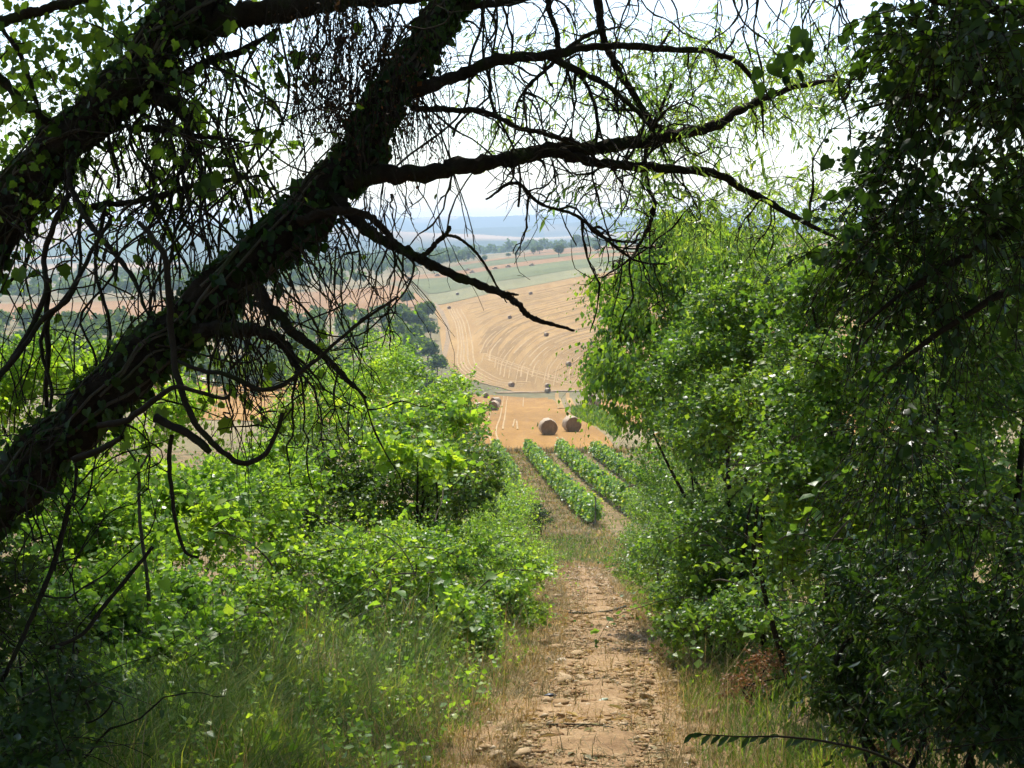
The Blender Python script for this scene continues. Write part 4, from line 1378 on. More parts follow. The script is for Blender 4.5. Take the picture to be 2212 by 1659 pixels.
def hanging(r, starts, length, rad, K=10, sway=.18, lean=None):
    N = len(starts)
    t = np.linspace(0, 1, K)[None, :, None]
    d = np.array([0, 0, -1.0]) + r.normal(0, .22, (N, 1, 3)) * np.array([1, .8, .4])
    if lean is not None:
        d = d + lean
    ln = length[:, None, None]
    p = starts[:, None] + nz(d) * ln * t
    ph = r.uniform(0, 6.28, (N, 1, 2)); fr = r.uniform(2, 6, (N, 1, 2)); am = r.normal(0, sway, (N, 1, 2)) * ln * .35
    w = (np.sin(ph + fr * t) - np.sin(ph)) * am
    p[:, :, 0] += w[:, :, 0]; p[:, :, 1] += w[:, :, 1] * .6
    p += r.normal(0, .004, p.shape)
    rd = rad[:, None] * np.linspace(1, .35, K)[None] * (1 + .35 * (r.random((N, K)) < .25))
    return p, rd


def along(r, segs, n, lo=.1, hi=1.0):
    w = np.array([len(p) for p, _ in segs], float); w /= w.sum()
    ix = r.choice(len(segs), n, p=w)
    return np.array([segs[i][0][min(len(segs[i][0]) - 1, int(r.uniform(lo, hi) * len(segs[i][0])))] for i in ix])


def walk(r, start, d0, length, K, kink, grav, rad, taper=.35):
    """forking, kinked twigs: a random walk of directions"""
    N = len(start)
    p = np.zeros((N, K, 3)); p[:, 0] = start
    d = nz(d0); st_ = (length / (K - 1))[:, None]
    g = np.asarray(grav, float).reshape(-1, 1) * np.array([[0, 0, -1.0]])
    for i in range(1, K):
        d = nz(d + kink * r.normal(size=(N, 3)) * np.array([1, .7, 1]) + g)
        p[:, i] = p[:, i - 1] + d * st_
    rd = rad[:, None] * np.linspace(1, taper, K)[None] * (1 + .5 * (r.random((N, K)) < .2))
    return p, rd


def fork(r, p, n, lo, hi, K, rad, kink=.35, grav=.05, i0=1, flat=.6):
    """side twigs leaving random points of existing twigs"""
    N, KK, _ = p.shape
    a_, b_ = r.integers(0, N, n), r.integers(i0, KK - 1, n)
    st_ = p[a_, b_]; tg = nz(p[a_, np.minimum(b_ + 1, KK - 1)] - st_)
    d0 = tg * r.uniform(.2, .8, (n, 1)) + nz(r.normal(size=(n, 3)) * A([1, flat, 1]))
    return walk(r, st_, d0, r.uniform(lo, hi, n), K, kink, grav, r.uniform(rad[0], rad[1], n))


A = np.array
r = np.random.default_rng(601)
main_segs = [B1[i] for i in (0, 1, 2, 3, 4, 5, 10, 11, 12, 13, 14, 15, 16, 17)]
bg_ = Bag()
n1 = 150
seg_i = r.integers(0, len(main_segs), n1)
pt_i = np.array([int(r.uniform(.12, .97) * (len(main_segs[k][0]) - 1)) for k in seg_i])
st = np.array([main_segs[k][0][q] for k, q in zip(seg_i, pt_i)])
tg = nz(np.array([main_segs[k][0][min(q + 2, len(main_segs[k][0]) - 1)] - main_segs[k][0][max(q - 2, 0)] for k, q in zip(seg_i, pt_i)]))
d0 = tg * r.uniform(.1, .8, (n1, 1)) + nz(np.column_stack([r.normal(0, .7, n1), r.normal(0, .6, n1), r.normal(-.35, .9, n1)]))
p1, r1 = walk(r, st, d0, r.uniform(.14, .62, n1), 13, .26, r.choice([-.02, .06, .16, .3], n1), r.uniform(.0028, .0062, n1))
bg_.add(*tubes(p1, r1, 5))
p2, r2 = fork(r, p1, 380, .07, .34, 9, (.0014, .003), .32, .10)
bg_.add(*tubes(p2, r2, 4))
p3k, r3 = fork(r, p2, 420, .03, .13, 5, (.0009, .0017), .35, .05)
bg_.add(*tubes(p3k, r3, 3))
spur, rs = fork(r, p1, 420, .012, .035, 3, (.0016, .003), .2, 0)
bg_.add(*tubes(spur, rs, 4))
st = np.array([P(u, -25, 6.2) for u in r.uniform(1000, 1850, 26)])         # strands coming down from above the frame
p3_, rd3 = walk(r, st, np.column_stack([r.normal(0, .5, 26), r.normal(0, .3, 26), np.full(26, -1.0)]), r.uniform(.2, .8, 26), 16, .22, .12, r.uniform(.0025, .005, 26))
bg_.add(*tubes(p3_, rd3, 4))
p4, r4 = fork(r, p3_, 80, .08, .3, 8, (.0012, .0025), .3, .1)
bg_.add(*tubes(p4, r4, 4))
mobj('dead_twigs', *bg_.get(), M['twig'], t1, kind='stuff')

# long narrow leaves of the first tree
lv = Leaves()
n = 330
ua = np.concatenate([r.uniform(1380, 1840, 1050), r.uniform(1000, 1450, 190)])
va = np.concatenate([40 + 470 * r.uniform(0, 1, 1050) ** .85, r.uniform(30, 330, 190)])
keep = Noise(9, 260)(np.column_stack([ua, va, ua * 0])) > -.35
ua, va = ua[keep], va[keep]
o = P(ua, va, r.uniform(6.6, 10.5, len(ua)))
tips = np.concatenate([p2[:, -1], p3k[:, -1], p4[:, -1]]); tu, tv_, _ = proj(tips)
o = np.concatenate([o, tips[(tu > 1180) & (tv_ < 440) & (r.random(len(tips)) < np.clip((tu - 1150) / 900, 0, .5))]])
d = nz(np.column_stack([r.normal(0, .8, len(o)), r.normal(0, .5, len(o)), r.uniform(-1, .4, len(o))]))
tw = spray_leaves(r, o, d, r.uniform(.14, .34, len(o)), 10, .35, .044, .125, lv, leaf_droop=.55, up=.3, spread=.8)
put_leaves(t1, lv, T_NARROW, 'narrow', M['willow'], 300)
V, Q = tubes(tw, np.linspace(1, .4, 4)[None] * np.full((len(tw), 1), .002), 3)
mobj('leafy_twigs', V, Q, M['twig'], t1, kind='stuff')

# crowns above the frame that keep the foreground in shade


def overhead(t, ells, n, seed, T, mat, L, ratio, segs):
    r = np.random.default_rng(seed)
    o, d = ell_points(r, ells, n, .2, Noise(seed, 1.6), -.35)
    lv = Leaves()
    spray_leaves(r, o, nz(d + .6 * r.normal(size=d.shape)), r.uniform(.4, .8, len(o)), 10, .3, L, ratio, lv)
    p, a, nn, LL, WW = lv.done()
    V, Fa = leaf_mesh(p, a, nn, LL, WW, T_RHOMB)
    mobj('upper_crown', V, Fa, mat, t, kind='stuff')
    for i, e in enumerate(ells):
        s = segs[-1 - (i % 3)]
        V, Q, _, _ = limb([(*s, .05), (*((s + e[0]) / 2 + np.array([0, 0, .3])), .035), (*e[0], .015)], 16, 7, seed + i)
        mobj('upper_limb', V, Q, M['bark'], t, smooth=True)


overhead(t1, [(A([-2.4, 7.9, 5.6]), A([1.2, 1.6, .7])), (A([-1.9, 9.3, 6.3]), A([1.5, 2.6, 1.1])), (A([-.9, 6.6, 5.6]), A([1.4, 1.8, .9])), (A([-2.2, 12.6, 7.2]), A([1.6, 2.3, 1.1]))], 3500, 611, T_NARROW, M['willow'], .11, .13, path1)
overhead(t2, [(A([-4.2, 10.2, 6.8]), A([1.8, 3.0, 1.3])), (A([-3.2, 7.0, 6.0]), A([1.6, 2.2, 1.1])), (A([-5.6, 13.2, 7.6]), A([2.0, 2.4, 1.4]))], 2900, 612, T_HEART, M['shade'], .09, .42, path2)

# ------------------------------------------------------------------ ivy, climbers and lianas


def ivy(name, label, path, rad, lo, hi, n, seed, size, n_obj, base, T, tn, mat, out=1.5):
    r = np.random.default_rng(seed)
    t = thing(name, base, label, 'ivy')
    ix = (r.uniform(lo, hi, n) * (len(path) - 1)).astype(int)
    tg = nz(np.gradient(path, axis=0))[ix]
    a = nz(np.cross(tg, A([0, 1.0, 0]))); b = np.cross(tg, a)
    th = r.uniform(0, 2 * np.pi, n)
    rr = rad[ix] * (1.02 + np.abs(r.normal(0, .3, n)) * (out - 1))
    radial = a * np.cos(th)[:, None] + b * np.sin(th)[:, None]
    p = path[ix] + radial * rr[:, None] + tg * r.uniform(-.05, .05, (n, 1))
    lv = Leaves()
    L = size * np.exp(r.normal(size=n) * .25)
    lv.add(p, radial * .4 + A([0, 0, -.8]) + r.normal(size=(n, 3)) * .45, radial + r.normal(size=(n, 3)) * .5, L, L * .44)
    put_leaves(t, lv, T, tn, mat, n_obj)
    bgs = Bag()
    K = 26
    for s in range(26):                                   # climbing stems laid along the trunk
        f0 = r.uniform(lo, hi - .12); f1 = min(hi, f0 + r.uniform(.12, .4))
        jj = np.linspace(f0, f1, K) * (len(path) - 1)
        j0 = jj.astype(int)
        tg2 = nz(np.gradient(path, axis=0))[j0]
        a2 = nz(np.cross(tg2, A([0, 1.0, 0]))); b2 = np.cross(tg2, a2)
        th2 = r.uniform(0, 6.28) + np.linspace(0, r.normal(0, 1.6), K) + .15 * np.sin(np.linspace(0, 9, K) + s)
        q = path[j0] + (a2 * np.cos(th2)[:, None] + b2 * np.sin(th2)[:, None]) * (rad[j0] * r.uniform(1.0, 1.12))[:, None]
        bgs.add(*tubes(q[None], np.full((1, K), r.uniform(.0035, .009)), 5))
    mobj('climbing_stems', *bgs.get(), M['stem'], t, kind='stuff')
    return t


ivy('ivy', 'dark ivy coating the lower leaning trunk', path1, rad1, .06, .80, 3000, 701, .032, 220, P(-430, 1650, 5.1), T_HEART, 'heart', M['ivy'], 1.75)
ivy('ivy', 'sparse ivy on the upper leaning trunk', path2, rad2, .2, .75, 900, 702, .034, 120, P(-700, 1430, 6.3), T_HEART, 'heart', M['ivy'], 1.9)

# lobed-leaf climber hung in the gap between the two trunks
cl = thing('climbing_vine', P(-300, 1250, 5.7), 'climber with lobed bright leaves tangled between the two leaning trunks', 'climber')
r = np.random.default_rng(711)
top = along(r, [(path2[80:200], 0), B2[0], B2[1], B2[2], B2[7], B2[8]], 200, 0)
K = 16
tt = np.linspace(0, 1, K)[None, :, None]
N = len(top)
low = top + np.column_stack([r.normal(0, .22, N), r.normal(-.2, .2, N), -r.uniform(.25, 1.25, N)])
mid_w = r.normal(0, .09, (N, 1, 3)) * A([1, .6, .3])
pl = top[:, None] * (1 - tt) + low[:, None] * tt + mid_w * np.sin(np.pi * tt) + .035 * np.sin(tt * r.uniform(6, 14, (N, 1, 1)) + r.uniform(0, 6, (N, 1, 3))) * A([1, 1, .2])
rd = r.choice([.0018, .0024, .0035, .005, .0075], N, p=[.3, .3, .2, .14, .06])[:, None] * np.ones((1, K)) * (1 + .25 * (r.random((N, K)) < .2))
bg_ = Bag(); bg_.add(*tubes(pl, rd, 4))
# kinked twigs growing out of both trunks
nw = 150
src = np.concatenate([path1[60:230], path2[70:200]])
s0w = src[r.integers(0, len(src), nw)] + r.normal(0, .05, (nw, 3))
pw1, rw1 = walk(r, s0w, np.column_stack([r.normal(0, .8, nw), r.normal(-.1, .5, nw), r.normal(-.4, .7, nw)]), r.uniform(.2, .85, nw), 15, .24, r.choice([0, .08, .2, .3], nw), r.uniform(.002, .0055, nw))
bg_.add(*tubes(pw1, rw1, 4))
pw2, rw2 = fork(r, pw1, 300, .08, .4, 9, (.0011, .0026), .3, .12)
bg_.add(*tubes(pw2, rw2, 3))
nf = 1000                                                 # fine dead rootlets and twig stubs that fur the trunks
kf = r.integers(0, 2, nf)
jf = np.where(kf == 0, r.integers(45, 235, nf), r.integers(60, 205, nf))
bp = np.where(kf[:, None] == 0, path1[jf], path2[np.minimum(jf, len(path2) - 1)])
br = np.where(kf == 0, rad1[jf], rad2[np.minimum(jf, len(rad2) - 1)])
df = nz(r.normal(size=(nf, 3)) * A([1, .8, 1]))
pf_, rf_ = walk(r, bp + df * (br * .95)[:, None], df + r.normal(0, .4, (nf, 3)), r.uniform(.03, .16, nf), 6, .3, .15, r.uniform(.0008, .0022, nf))
bg_.add(*tubes(pf_, rf_, 3))
s0w = P(r.uniform(-60, 190, 70), r.uniform(1050, 1680, 70), r.uniform(4.9, 6.0, 70))
pw3, rw3 = walk(r, s0w, np.column_stack([r.normal(0, .5, 70), r.normal(0, .4, 70), r.normal(.5, .7, 70)]), r.uniform(.25, .9, 70), 13, .2, 0, r.uniform(.0018, .0045, 70))
bg_.add(*tubes(pw3, rw3, 4))
# cross-going wiry stems
sN = 90
s0 = P(r.uniform(-20, 720, sN), r.uniform(120, 860, sN), r.uniform(5.2, 6.6, sN))
dd = nz(np.column_stack([r.normal(0, 1, sN), r.normal(0, .3, sN), r.normal(0, .8, sN)])) * r.uniform(.2, .75, (sN, 1))
ps = s0[:, None] + dd[:, None] * (tt - .5) + A([0, 0, -.12]) * np.sin(np.pi * tt) * r.uniform(-.5, 1.5, (sN, 1, 1)) + .02 * np.sin(tt * 11 + r.uniform(0, 6, (sN, 1, 3)))
bg_.add(*tubes(ps, np.repeat(r.uniform(.0012, .0034, (sN, 1)), K, 1), 4))
mobj('stems', *bg_.get(), M['twig'], cl, kind='stuff')
lv = Leaves()
allp = np.concatenate([pl.reshape(-1, 3), ps.reshape(-1, 3)])
pk = allp[r.integers(0, len(allp), 900)]
u_, v_, _ = proj(pk)
# leaf clumps: upper left corner, the gap between the trunks, under the lower trunk
ex_u = np.concatenate([r.normal(230, 80, 480), r.normal(60, 60, 220), r.uniform(330, 600, 330), r.uniform(240, 700, 190), r.normal(60, 60, 120)])
ex_v = np.concatenate([r.normal(90, 65, 480), r.normal(150, 90, 220), r.uniform(150, 420, 330), r.uniform(700, 960, 190), r.normal(380, 90, 120)])
pk2 = P(ex_u, ex_v, r.uniform(5.4, 7.6, len(ex_u)))
pk = np.concatenate([pk[:420], pk2])
n = len(pk)
L = .031 * np.exp(r.normal(size=n) * .42)
lv.add(pk, np.column_stack([r.normal(0, .6, n), r.normal(0, .4, n), -np.abs(r.normal(.8, .4, n))]), np.column_stack([r.normal(0, .6, n), r.normal(-.4, .6, n), r.normal(.3, .5, n)]), L, L * .5)
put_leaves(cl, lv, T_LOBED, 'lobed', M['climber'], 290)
# fine leafy sprays behind, seen against the sky
lv = Leaves()
ob = P(np.concatenate([r.uniform(-40, 620, 210), r.uniform(-40, 200, 60)]), np.concatenate([r.uniform(-40, 460, 210), r.uniform(200, 520, 60)]), r.uniform(7.2, 10, 270))
tw = spray_leaves(r, ob, nz(r.normal(size=ob.shape) * A([1, .6, .7])), r.uniform(.2, .5, len(ob)), 9, .4, .05, .36, lv)
put_leaves(cl, lv, T_LEAF, 'leaf', M['vine'], 0, part='upper_foliage')
V, Q = tubes(tw, np.full((len(tw), 4), .002), 3)
mobj('leafy_twigs', V, Q, M['twig'], cl, kind='stuff')

# brown dead tangle hanging at the crotch of the trunk
dt = thing('dead_creeper', P(760, 300, 5.8), 'brown mass of dead hanging creeper stems at the top between the trunks', 'creeper')
r = np.random.default_rng(721)
N = 820
uu = np.concatenate([r.normal(735, 70, 560), r.normal(865, 55, 260)]); vv = np.concatenate([r.uniform(-40, 260, 560), r.uniform(40, 300, 260)])
st = P(uu, vv, r.uniform(5.7, 6.7, N))
p, rd = hanging(r, st, r.uniform(.06, .32, N), r.uniform(.0012, .003, N), 9, .3)
mobj('stems', *tubes(p, rd, 4), M['twig'], dt, kind='stuff')
n = 2600
pk = p[r.integers(0, N, n), r.integers(1, 9, n)] + r.normal(0, .012, (n, 3))
L = .013 * np.exp(r.normal(size=n) * .4)
lv = Leaves(); lv.add(pk, r.normal(size=(n, 3)) * .6 + A([0, 0, -.7]), r.normal(size=(n, 3)), L, L * .4)
put_leaves(dt, lv, T_RHOMB, 'rhomb', M['brown'], 60)

# thick lianas one can follow


def liana(pts, label, seed):
    q = px(pts)
    V, Q, pa, ra = limb(q, len(pts) * 7, 8, seed, .1)
    o = tag(mobj('liana', V, Q, M['twig'], smooth=True), label, 'liana', 'lianas around the leaning trunks')
    return pa


liana([(300, 480, 5.3, 5), (330, 512, 5.25, 6.5), (355, 560, 5.2, 7), (362, 640, 5.2, 7), (368, 720, 5.2, 7), (380, 800, 5.15, 7), (410, 890, 5.1, 7), (450, 945, 5.1, 7), (486, 978, 5.1, 6.5), (516, 998, 5.1, 6), (555, 988, 5.1, 6), (587, 952, 5.1, 5), (610, 893, 5.1, 5)],
      'thick liana dropping over the trunk and curling up in a hook below it', 801)
liana([(385, 780, 5.3, 4), (430, 798, 5.25, 4.5), (490, 808, 5.2, 5), (555, 838, 5.2, 5), (610, 832, 5.2, 5), (680, 782, 5.25, 4), (765, 706, 5.3, 3.5), (860, 640, 5.35, 2.5)],
      'arched liana sweeping right from the trunk towards the big field', 802)
liana([(105, 600, 5.9, 5), (100, 660, 5.9, 6), (104, 740, 5.9, 6), (100, 820, 5.9, 5.5), (103, 880, 5.9, 5)], 'straight upright liana at the left above the trunk foot', 803)
liana([(150, 420, 6.1, 6), (118, 480, 6.0, 6.5), (95, 560, 6.0, 6.5), (100, 620, 5.9, 6), (60, 720, 5.8, 6), (20, 790, 5.7, 7), (-30, 850, 5.6, 7)], 'liana slanting down left out of the picture', 804)
liana([(240, 470, 6.0, 4), (190, 560, 5.9, 5), (150, 640, 5.8, 6), (90, 690, 5.8, 6), (40, 760, 5.7, 6), (0, 810, 5.7, 6)], 'liana crossing the blue hills at the far left', 805)
liana([(340, 905, 5.2, 10), (400, 935, 5.15, 9), (440, 965, 5.1, 9), (455, 978, 5.1, 6)], 'short broken branch stub hanging under the trunk', 806)
liana([(210, 920, 5.2, 7), (270, 905, 5.15, 7), (330, 870, 5.1, 6.5), (390, 838, 5.1, 5), (480, 860, 5.1, 4), (500, 840, 5.1, 2)], 'grey liana crossing the trunk low on its right side', 807)
liana([(160, 990, 5.2, 8), (220, 965, 5.15, 7), (262, 942, 5.1, 5)], 'short dark stub on the lower side of the trunk foot', 808)
liana([(370, 940, 5.2, 5), (365, 1000, 5.2, 5), (372, 1060, 5.2, 4.5), (380, 1130, 5.2, 4), (400, 1190, 5.2, 3.5), (430, 1205, 5.2, 3)], 'thin liana hanging straight down below the trunk', 809)
liana([(150, 1090, 5.6, 6), (120, 1200, 5.5, 6), (80, 1310, 5.4, 5.5), (30, 1420, 5.3, 5), (-10, 1500, 5.3, 5)], 'diagonal stem running down to the bottom left corner', 810)
liana([(330, 1180, 5.6, 4), (240, 1290, 5.5, 4.5), (180, 1370, 5.4, 4.5), (110, 1400, 5.3, 4)], 'thin diagonal stem in front of the left undergrowth', 811)

hg = Bag()                                                # bundles of fine stems under the trunk
r = np.random.default_rng(731)
N = 85
uu = r.choice([470, 520, 560, 610, 660, 720, 800, 860], N) + r.normal(0, 22, N)
vv = 1000 - uu * .72 + r.uniform(-30, 60, N)
p, rd = hanging(r, P(uu, vv, r.uniform(5.2, 5.7, N)), r.uniform(.18, .75, N), r.uniform(.0014, .0038, N), 13, .22, A([[[.25, 0, 0]]]))
hg.add(*tubes(p, rd, 4))
tag(mobj('hanging_stems', *hg.get(), M['twig'], kind='stuff'), 'bundles of fine dark stems hanging under the leaning trunk', 'stems')

# ------------------------------------------------------------------ near tree on the right
t3 = thing('broadleaf_tree', (2.9, 5.2, float(gz(2.9, 5.2))), 'dark near tree with heart shaped leaves filling the right edge', 'tree')
V, Q, path3, rad3 = limb([(2.9, 5.2, t3.location.z - .05, .17), (2.85, 5.25, .8, .15), (2.75, 5.3, 2.2, .13), (2.8, 5.6, 3.8, .11), (2.9, 6.2, 5.4, .08), (3.0, 7, 7, .03)], 40, 14, 901)
mobj('trunk', V, Q, M['bark'], t3, smooth=True)
for i, pts in enumerate(([(2300, 40, 5.1, 14), (2140, 15, 4.9, 12), (2040, 5, 4.8, 8), (1960, -30, 4.8, 5)], [(2330, 430, 5.2, 16), (2180, 500, 5.1, 12), (2060, 570, 5.1, 9), (1940, 640, 5.1, 5), (1870, 700, 5.1, 3)],
                         [(2300, 120, 5.1, 10), (2200, 160, 5.0, 8), (2080, 215, 4.9, 6), (1990, 205, 4.9, 4), (1850, 240, 4.9, 2)], [(2300, 600, 5.2, 12), (2150, 640, 5.0, 9), (2000, 740, 5.0, 6), (1920, 800, 5.0, 3)],
                         [(1960, -30, 4.8, 5), (1990, 60, 4.8, 4.5), (2010, 130, 4.8, 3.5), (2000, 210, 4.8, 2)])):
    V, Q, _, _ = limb(px(pts), 24, 8, 910 + i)
    mobj('branch', V, Q, M['bark'], t3, smooth=True)
r = np.random.default_rng(931)
ells = [E(2100, 70, 4.7, 190, 110, .5), E(2190, 300, 5.0, 190, 170, .7), E(2010, 400, 5.3, 120, 120, .5), E(1960, 560, 5.4, 130, 110, .5), E(2130, 540, 5.2, 170, 150, .6), E(1945, 720, 5.6, 85, 130, .4), E(1930, 1000, 6.0, 80, 150, .4), E(2150, 1180, 5.6, 130, 120, .5)]
ells = ells + [E(2170, 130, 5.2, 110, 150, .5), E(2030, 160, 5.3, 90, 120, .4)]
o, d = ell_points(r, lobes(r, ells, 9) + ells, 1700, .3, Noise(932, .45), -.12)
lv = Leaves()
tw = spray_leaves(r, o, nz(d * .5 + r.normal(size=d.shape) * .6), r.uniform(.15, .32, len(o)), 7, .4, .034, .44, lv, leaf_droop=.6, up=.5)
for (u, v) in ((1655, 150), (1690, 120), (1735, 80), (1700, 165), (1745, 105), (1830, 60), (1870, 130), (1900, 90), (1930, 170), (1880, 40), (1960, 130), (1830, 330), (1860, 420), (1840, 500)):
    lo_ = P(u + r.normal(0, 12, 5), v + r.normal(0, 14, 5), 4.9 + r.normal(0, .1, 5))
    Ls = .045 * np.exp(r.normal(size=5) * .15)
    lv.add(lo_, np.column_stack([r.normal(0, .4, 5), r.normal(0, .3, 5), np.full(5, -.8)]), np.column_stack([r.normal(0, .5, 5), np.full(5, -.9), r.normal(.2, .4, 5)]), Ls, Ls * .48)
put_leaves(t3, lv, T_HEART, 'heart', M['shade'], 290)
V, Q = tubes(tw, np.full((len(tw), 4), .0022), 3)
tb = Bag(); tb.add(V, Q)
st = P(r.uniform(1690, 2060, 24), r.uniform(-30, 60, 24), r.uniform(4.8, 5.4, 24))
p, rd = hanging(r, st, r.uniform(.12, .45, 24), r.uniform(.0018, .0035, 24), 10, .16)
tb.add(*tubes(p, rd, 4))
mobj('twigs', *tb.get(), M['twig'], t3, kind='stuff')
overhead(t3, [(A([3.6, 9.4, 6.6]), A([1.9, 2.6, 1.2])), (A([2.7, 6.4, 5.4]), A([1.5, 2.0, 1.0])), (A([4.6, 6.5, 6.2]), A([1.6, 2.6, 1.2])), (A([3.3, 12.0, 7.6]), A([1.7, 1.6, 1.0]))], 3600, 941, T_HEART, M['shade'], .09, .44, path3)

# ------------------------------------------------------------------ wood standing behind and over the viewpoint
r = np.random.default_rng(951)
n = 15000
pw = np.concatenate([np.column_stack([r.uniform(-10, 10, 9000), r.uniform(-10, -3.5, 9000), r.uniform(-.3, 9, 9000)]),
                     np.column_stack([r.uniform(-9, 9, 6000), r.uniform(-5, 4.5, 6000), r.uniform(5.2, 8.5, 6000)])])
pw[:, 2] += np.maximum(gz(pw[:, 0], pw[:, 1]), 0)
Lw = .34 * np.exp(r.normal(size=n) * .3)
lv = Leaves(); lv.add(pw, r.normal(size=(n, 3)), r.normal(size=(n, 3)), Lw, Lw * .42)
V, Fa = leaf_mesh(*lv.done(), T_RHOMB)
tag(mobj('woodland', V, Fa, M['shade'], kind='stuff'), 'dark wood edge closing in around the viewpoint', 'woodland')

# ------------------------------------------------------------------ grass


def grass(name, label, x, y, h, mat, seed, wid=.0045, lean=.5, az0=None):
    r = np.random.default_rng(seed)
    n = len(x)
    z = gz(x, y) - .02
    az = r.uniform(0, 6.28, n) if az0 is None else az0 + r.normal(0, .7, n)
    le = np.abs(r.normal(lean, .3, n)) * h
    d = np.column_stack([np.cos(az), np.sin(az), 0 * az])
    side = np.column_stack([-np.sin(az + r.normal(0, .6, n)), np.cos(az), 0 * az])
    b = np.column_stack([x, y, z])
    rows = []
    for t, w in ((0, 1), (.55, .75)):
        c = b + UP * (h * t)[:, None] * (1 - .25 * t * lean) + d * (le * t ** 2)[:, None]
        rows += [c - side * (wid * w * (1 + y / 14))[:, None], c + side * (wid * w * (1 + y / 14))[:, None]]
    tip = b + UP * (h * (1 - .3 * lean))[:, None] + d * le[:, None]
    V = np.stack(rows + [tip], 1)
    tf = np.array([[0, 1, 3], [0, 3, 2], [2, 3, 4]])
    Fa = (tf[None] + (np.arange(n) * 5)[:, None, None]).reshape(-1, 3)
    return tag(mobj(name, V, Fa, mat, kind='stuff'), label, 'grass')


r = np.random.default_rng(1001)


def scatter(n, y0, y1, lo, hi, pw=1.0, clump=.5):
    y = np.exp(r.uniform(math.log(y0), math.log(y1), n * 2))
    t = r.uniform(0, 1, n * 2) ** pw
    off = lo + (hi - lo) * t
    x = path_x(y) + off
    k = Noise(int(abs(lo * 100) + 7), clump)(np.column_stack([x, y, 0 * x])) > r.uniform(-1.2, .6, n * 2)
    return x[k][:n], y[k][:n]


def tufts(n, per, y0, y1, lo, hi, spread=.07):
    """blades gathered in tussocks that lean together"""
    cx_, cy_ = scatter(n, y0, y1, lo, hi, clump=.9)
    n = len(cx_)
    ix = np.repeat(np.arange(n), per)
    m_ = len(ix)
    ht = np.exp(r.normal(0, .32, n))[ix]
    az = r.uniform(0, 6.28, n)[ix]
    return cx_[ix] + r.normal(0, spread, m_), cy_[ix] + r.normal(0, spread, m_), ht, az


x, y, ht, az = tufts(1750, 30, 5.0, 21, -.85, -3.7)
hgt = np.clip(.30 * ht * np.exp(r.normal(0, .3, len(x))) * (.35 + .65 * sst(.9, 1.9, path_x(y) - x)), .05, .85)
grass('long_grass', 'long green grass on the left of the path', x, y, hgt, M['grass'], 1, .0022, .85, az)
xw, yw = scatter(900, 6.0, 20, -.9, -3.4, clump=1.3)       # leafy weeds among the grass
ow = np.column_stack([xw, yw, gz(xw, yw)])
wd = thing('weeds', ow[0], 'leafy green weeds growing through the long grass on the left', 'weeds')
wd['kind'] = 'stuff'
lv = Leaves()
nw_ = len(ow)
spray_leaves(r, ow, nz(np.column_stack([r.normal(0, .35, nw_), r.normal(0, .35, nw_), np.ones(nw_)])), r.uniform(.15, .5, nw_), 9, .12, .042, .38, lv, leaf_droop=.1, spread=1.0)
put_leaves(wd, lv, T_LEAF, 'leaf', M['lush'], 0)
x, y, ht, az = tufts(420, 6, 5.0, 22, -.7, -3.2, .12)
grass('grass_stalks', 'tall pale dead grass stalks standing in the left verge', x, y, np.clip(.42 * ht * np.exp(r.normal(0, .25, len(x))), .1, .95), M['drygrass'], 12, .0014, .45, az)
x, y, ht, az = tufts(160, 8, 5.5, 30, .6, 2.0, .1)
grass('grass_stalks', 'tall pale dead grass stalks standing in the right verge', x, y, np.clip(.36 * ht * np.exp(r.normal(0, .25, len(x))), .1, .9), M['drygrass'], 13, .0014, .45, az)
x, y = scatter(18000, 5.0, 34, .7, 4.6, 1.7)
hgt = np.clip(.28 * np.exp(r.normal(0, .3, len(x))) * (.4 + .6 * sst(.6, 1.5, x - path_x(y))), .04, .6)
grass('long_grass', 'green and straw coloured grass along the right path edge', x, y, hgt, M['grass'], 2, .0026, .6)
x, y = scatter(15000, 5.5, 30, -.45, -1.4)
x2, y2 = scatter(10000, 5.5, 30, .5, 1.15)
x3, y3 = scatter(6000, 5.5, 40, -.6, .6, clump=.35)
x, y = np.concatenate([x, x2, x3]), np.concatenate([y, y2, y3])
hgt = np.clip(.11 * np.exp(r.normal(0, .4, len(x))), .03, .34)
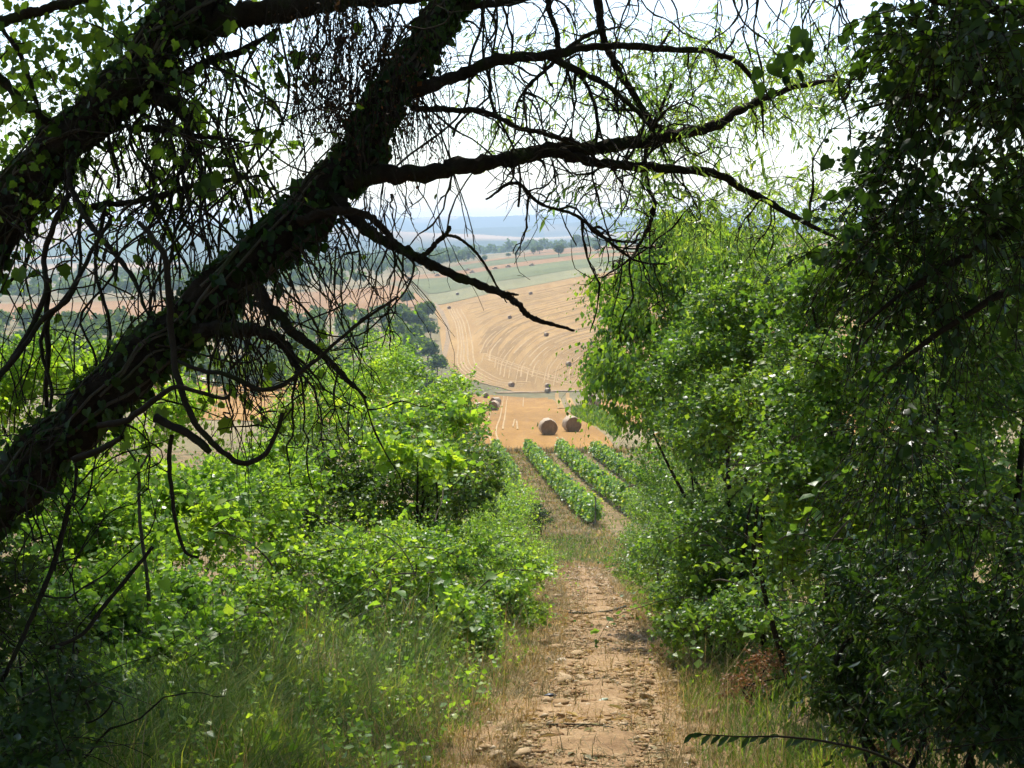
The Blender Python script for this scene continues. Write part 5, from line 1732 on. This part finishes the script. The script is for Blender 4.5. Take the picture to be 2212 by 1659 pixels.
grass('dry_grass', 'short dry straw coloured grass edging the stony path', x, y, hgt, M['drygrass'], 3, .0022, .7)
x, y = scatter(22000, 36, 112, -2.4, 2.2, clump=2.0)
grass('short_grass', 'short sunburnt grass on the strip below the vine rows', x, y, np.clip(.14 * np.exp(r.normal(0, .35, len(x))), .04, .5), M['drygrass'], 4, .0035, .6)
xa = r.uniform(-4, 14, 16000); ya = np.concatenate([r.uniform(38, 113, 12000), r.uniform(40, 60, 4000)])
xa[12000:] = path_x(ya[12000:]) + r.normal(0, .9, 4000)
grass('short_grass', 'thin green weeds between the vine rows', xa, ya, np.clip(.16 * np.exp(r.normal(0, .4, len(xa))), .04, .5), M['grass'], 5, .0035, .6)
xa = r.uniform(-5, 13, 5000); ya = r.normal(113.2, .7, 5000)
grass('weed_strip', 'strip of dull weeds between vine rows and golden field', xa, ya, np.clip(.3 * np.exp(r.normal(0, .4, len(xa))), .05, .8), M['drygrass'], 6, .004, .4)
ua = r.uniform(1235, 1345, 5000); ya = np.exp(r.uniform(math.log(128), math.log(230), 5000))
kk = np.abs(ua - np.interp(ya, [120, 160, 200, 230], [1385, 1305, 1262, 1245])) < 42
ua, ya = ua[kk], ya[kk]
grass('weed_strip', 'green weedy verge right of the nearest bales', (ua - 1106) / F * ya, ya, np.clip(.45 * np.exp(r.normal(0, .4, len(ua))), .05, 1), M['grass'], 7, .006, .4)

# ------------------------------------------------------------------ summer haze
m, nt, out = new_mat('haze_air')
pv = nd(nt, 'ShaderNodeVolumePrincipled')
pv.inputs['Color'].default_value = (.62, .80, 1.0, 1)
pv.inputs['Density'].default_value = .00015
pv.inputs['Anisotropy'].default_value = .25
nt.links.new(pv.outputs[0], out.inputs['Volume'])
hx = np.array([[a, b, c] for a in (-10500, 10500) for b in (-120, 11300) for c in (-260, 150)], float)
hz = mobj('haze', hx, np.array([[0, 1, 3, 2], [4, 6, 7, 5], [0, 4, 5, 1], [2, 3, 7, 6], [0, 2, 6, 4], [1, 5, 7, 3]]), m)
hz['kind'] = 'stuff'
hz['label'] = 'thin blue summer haze over the far country'
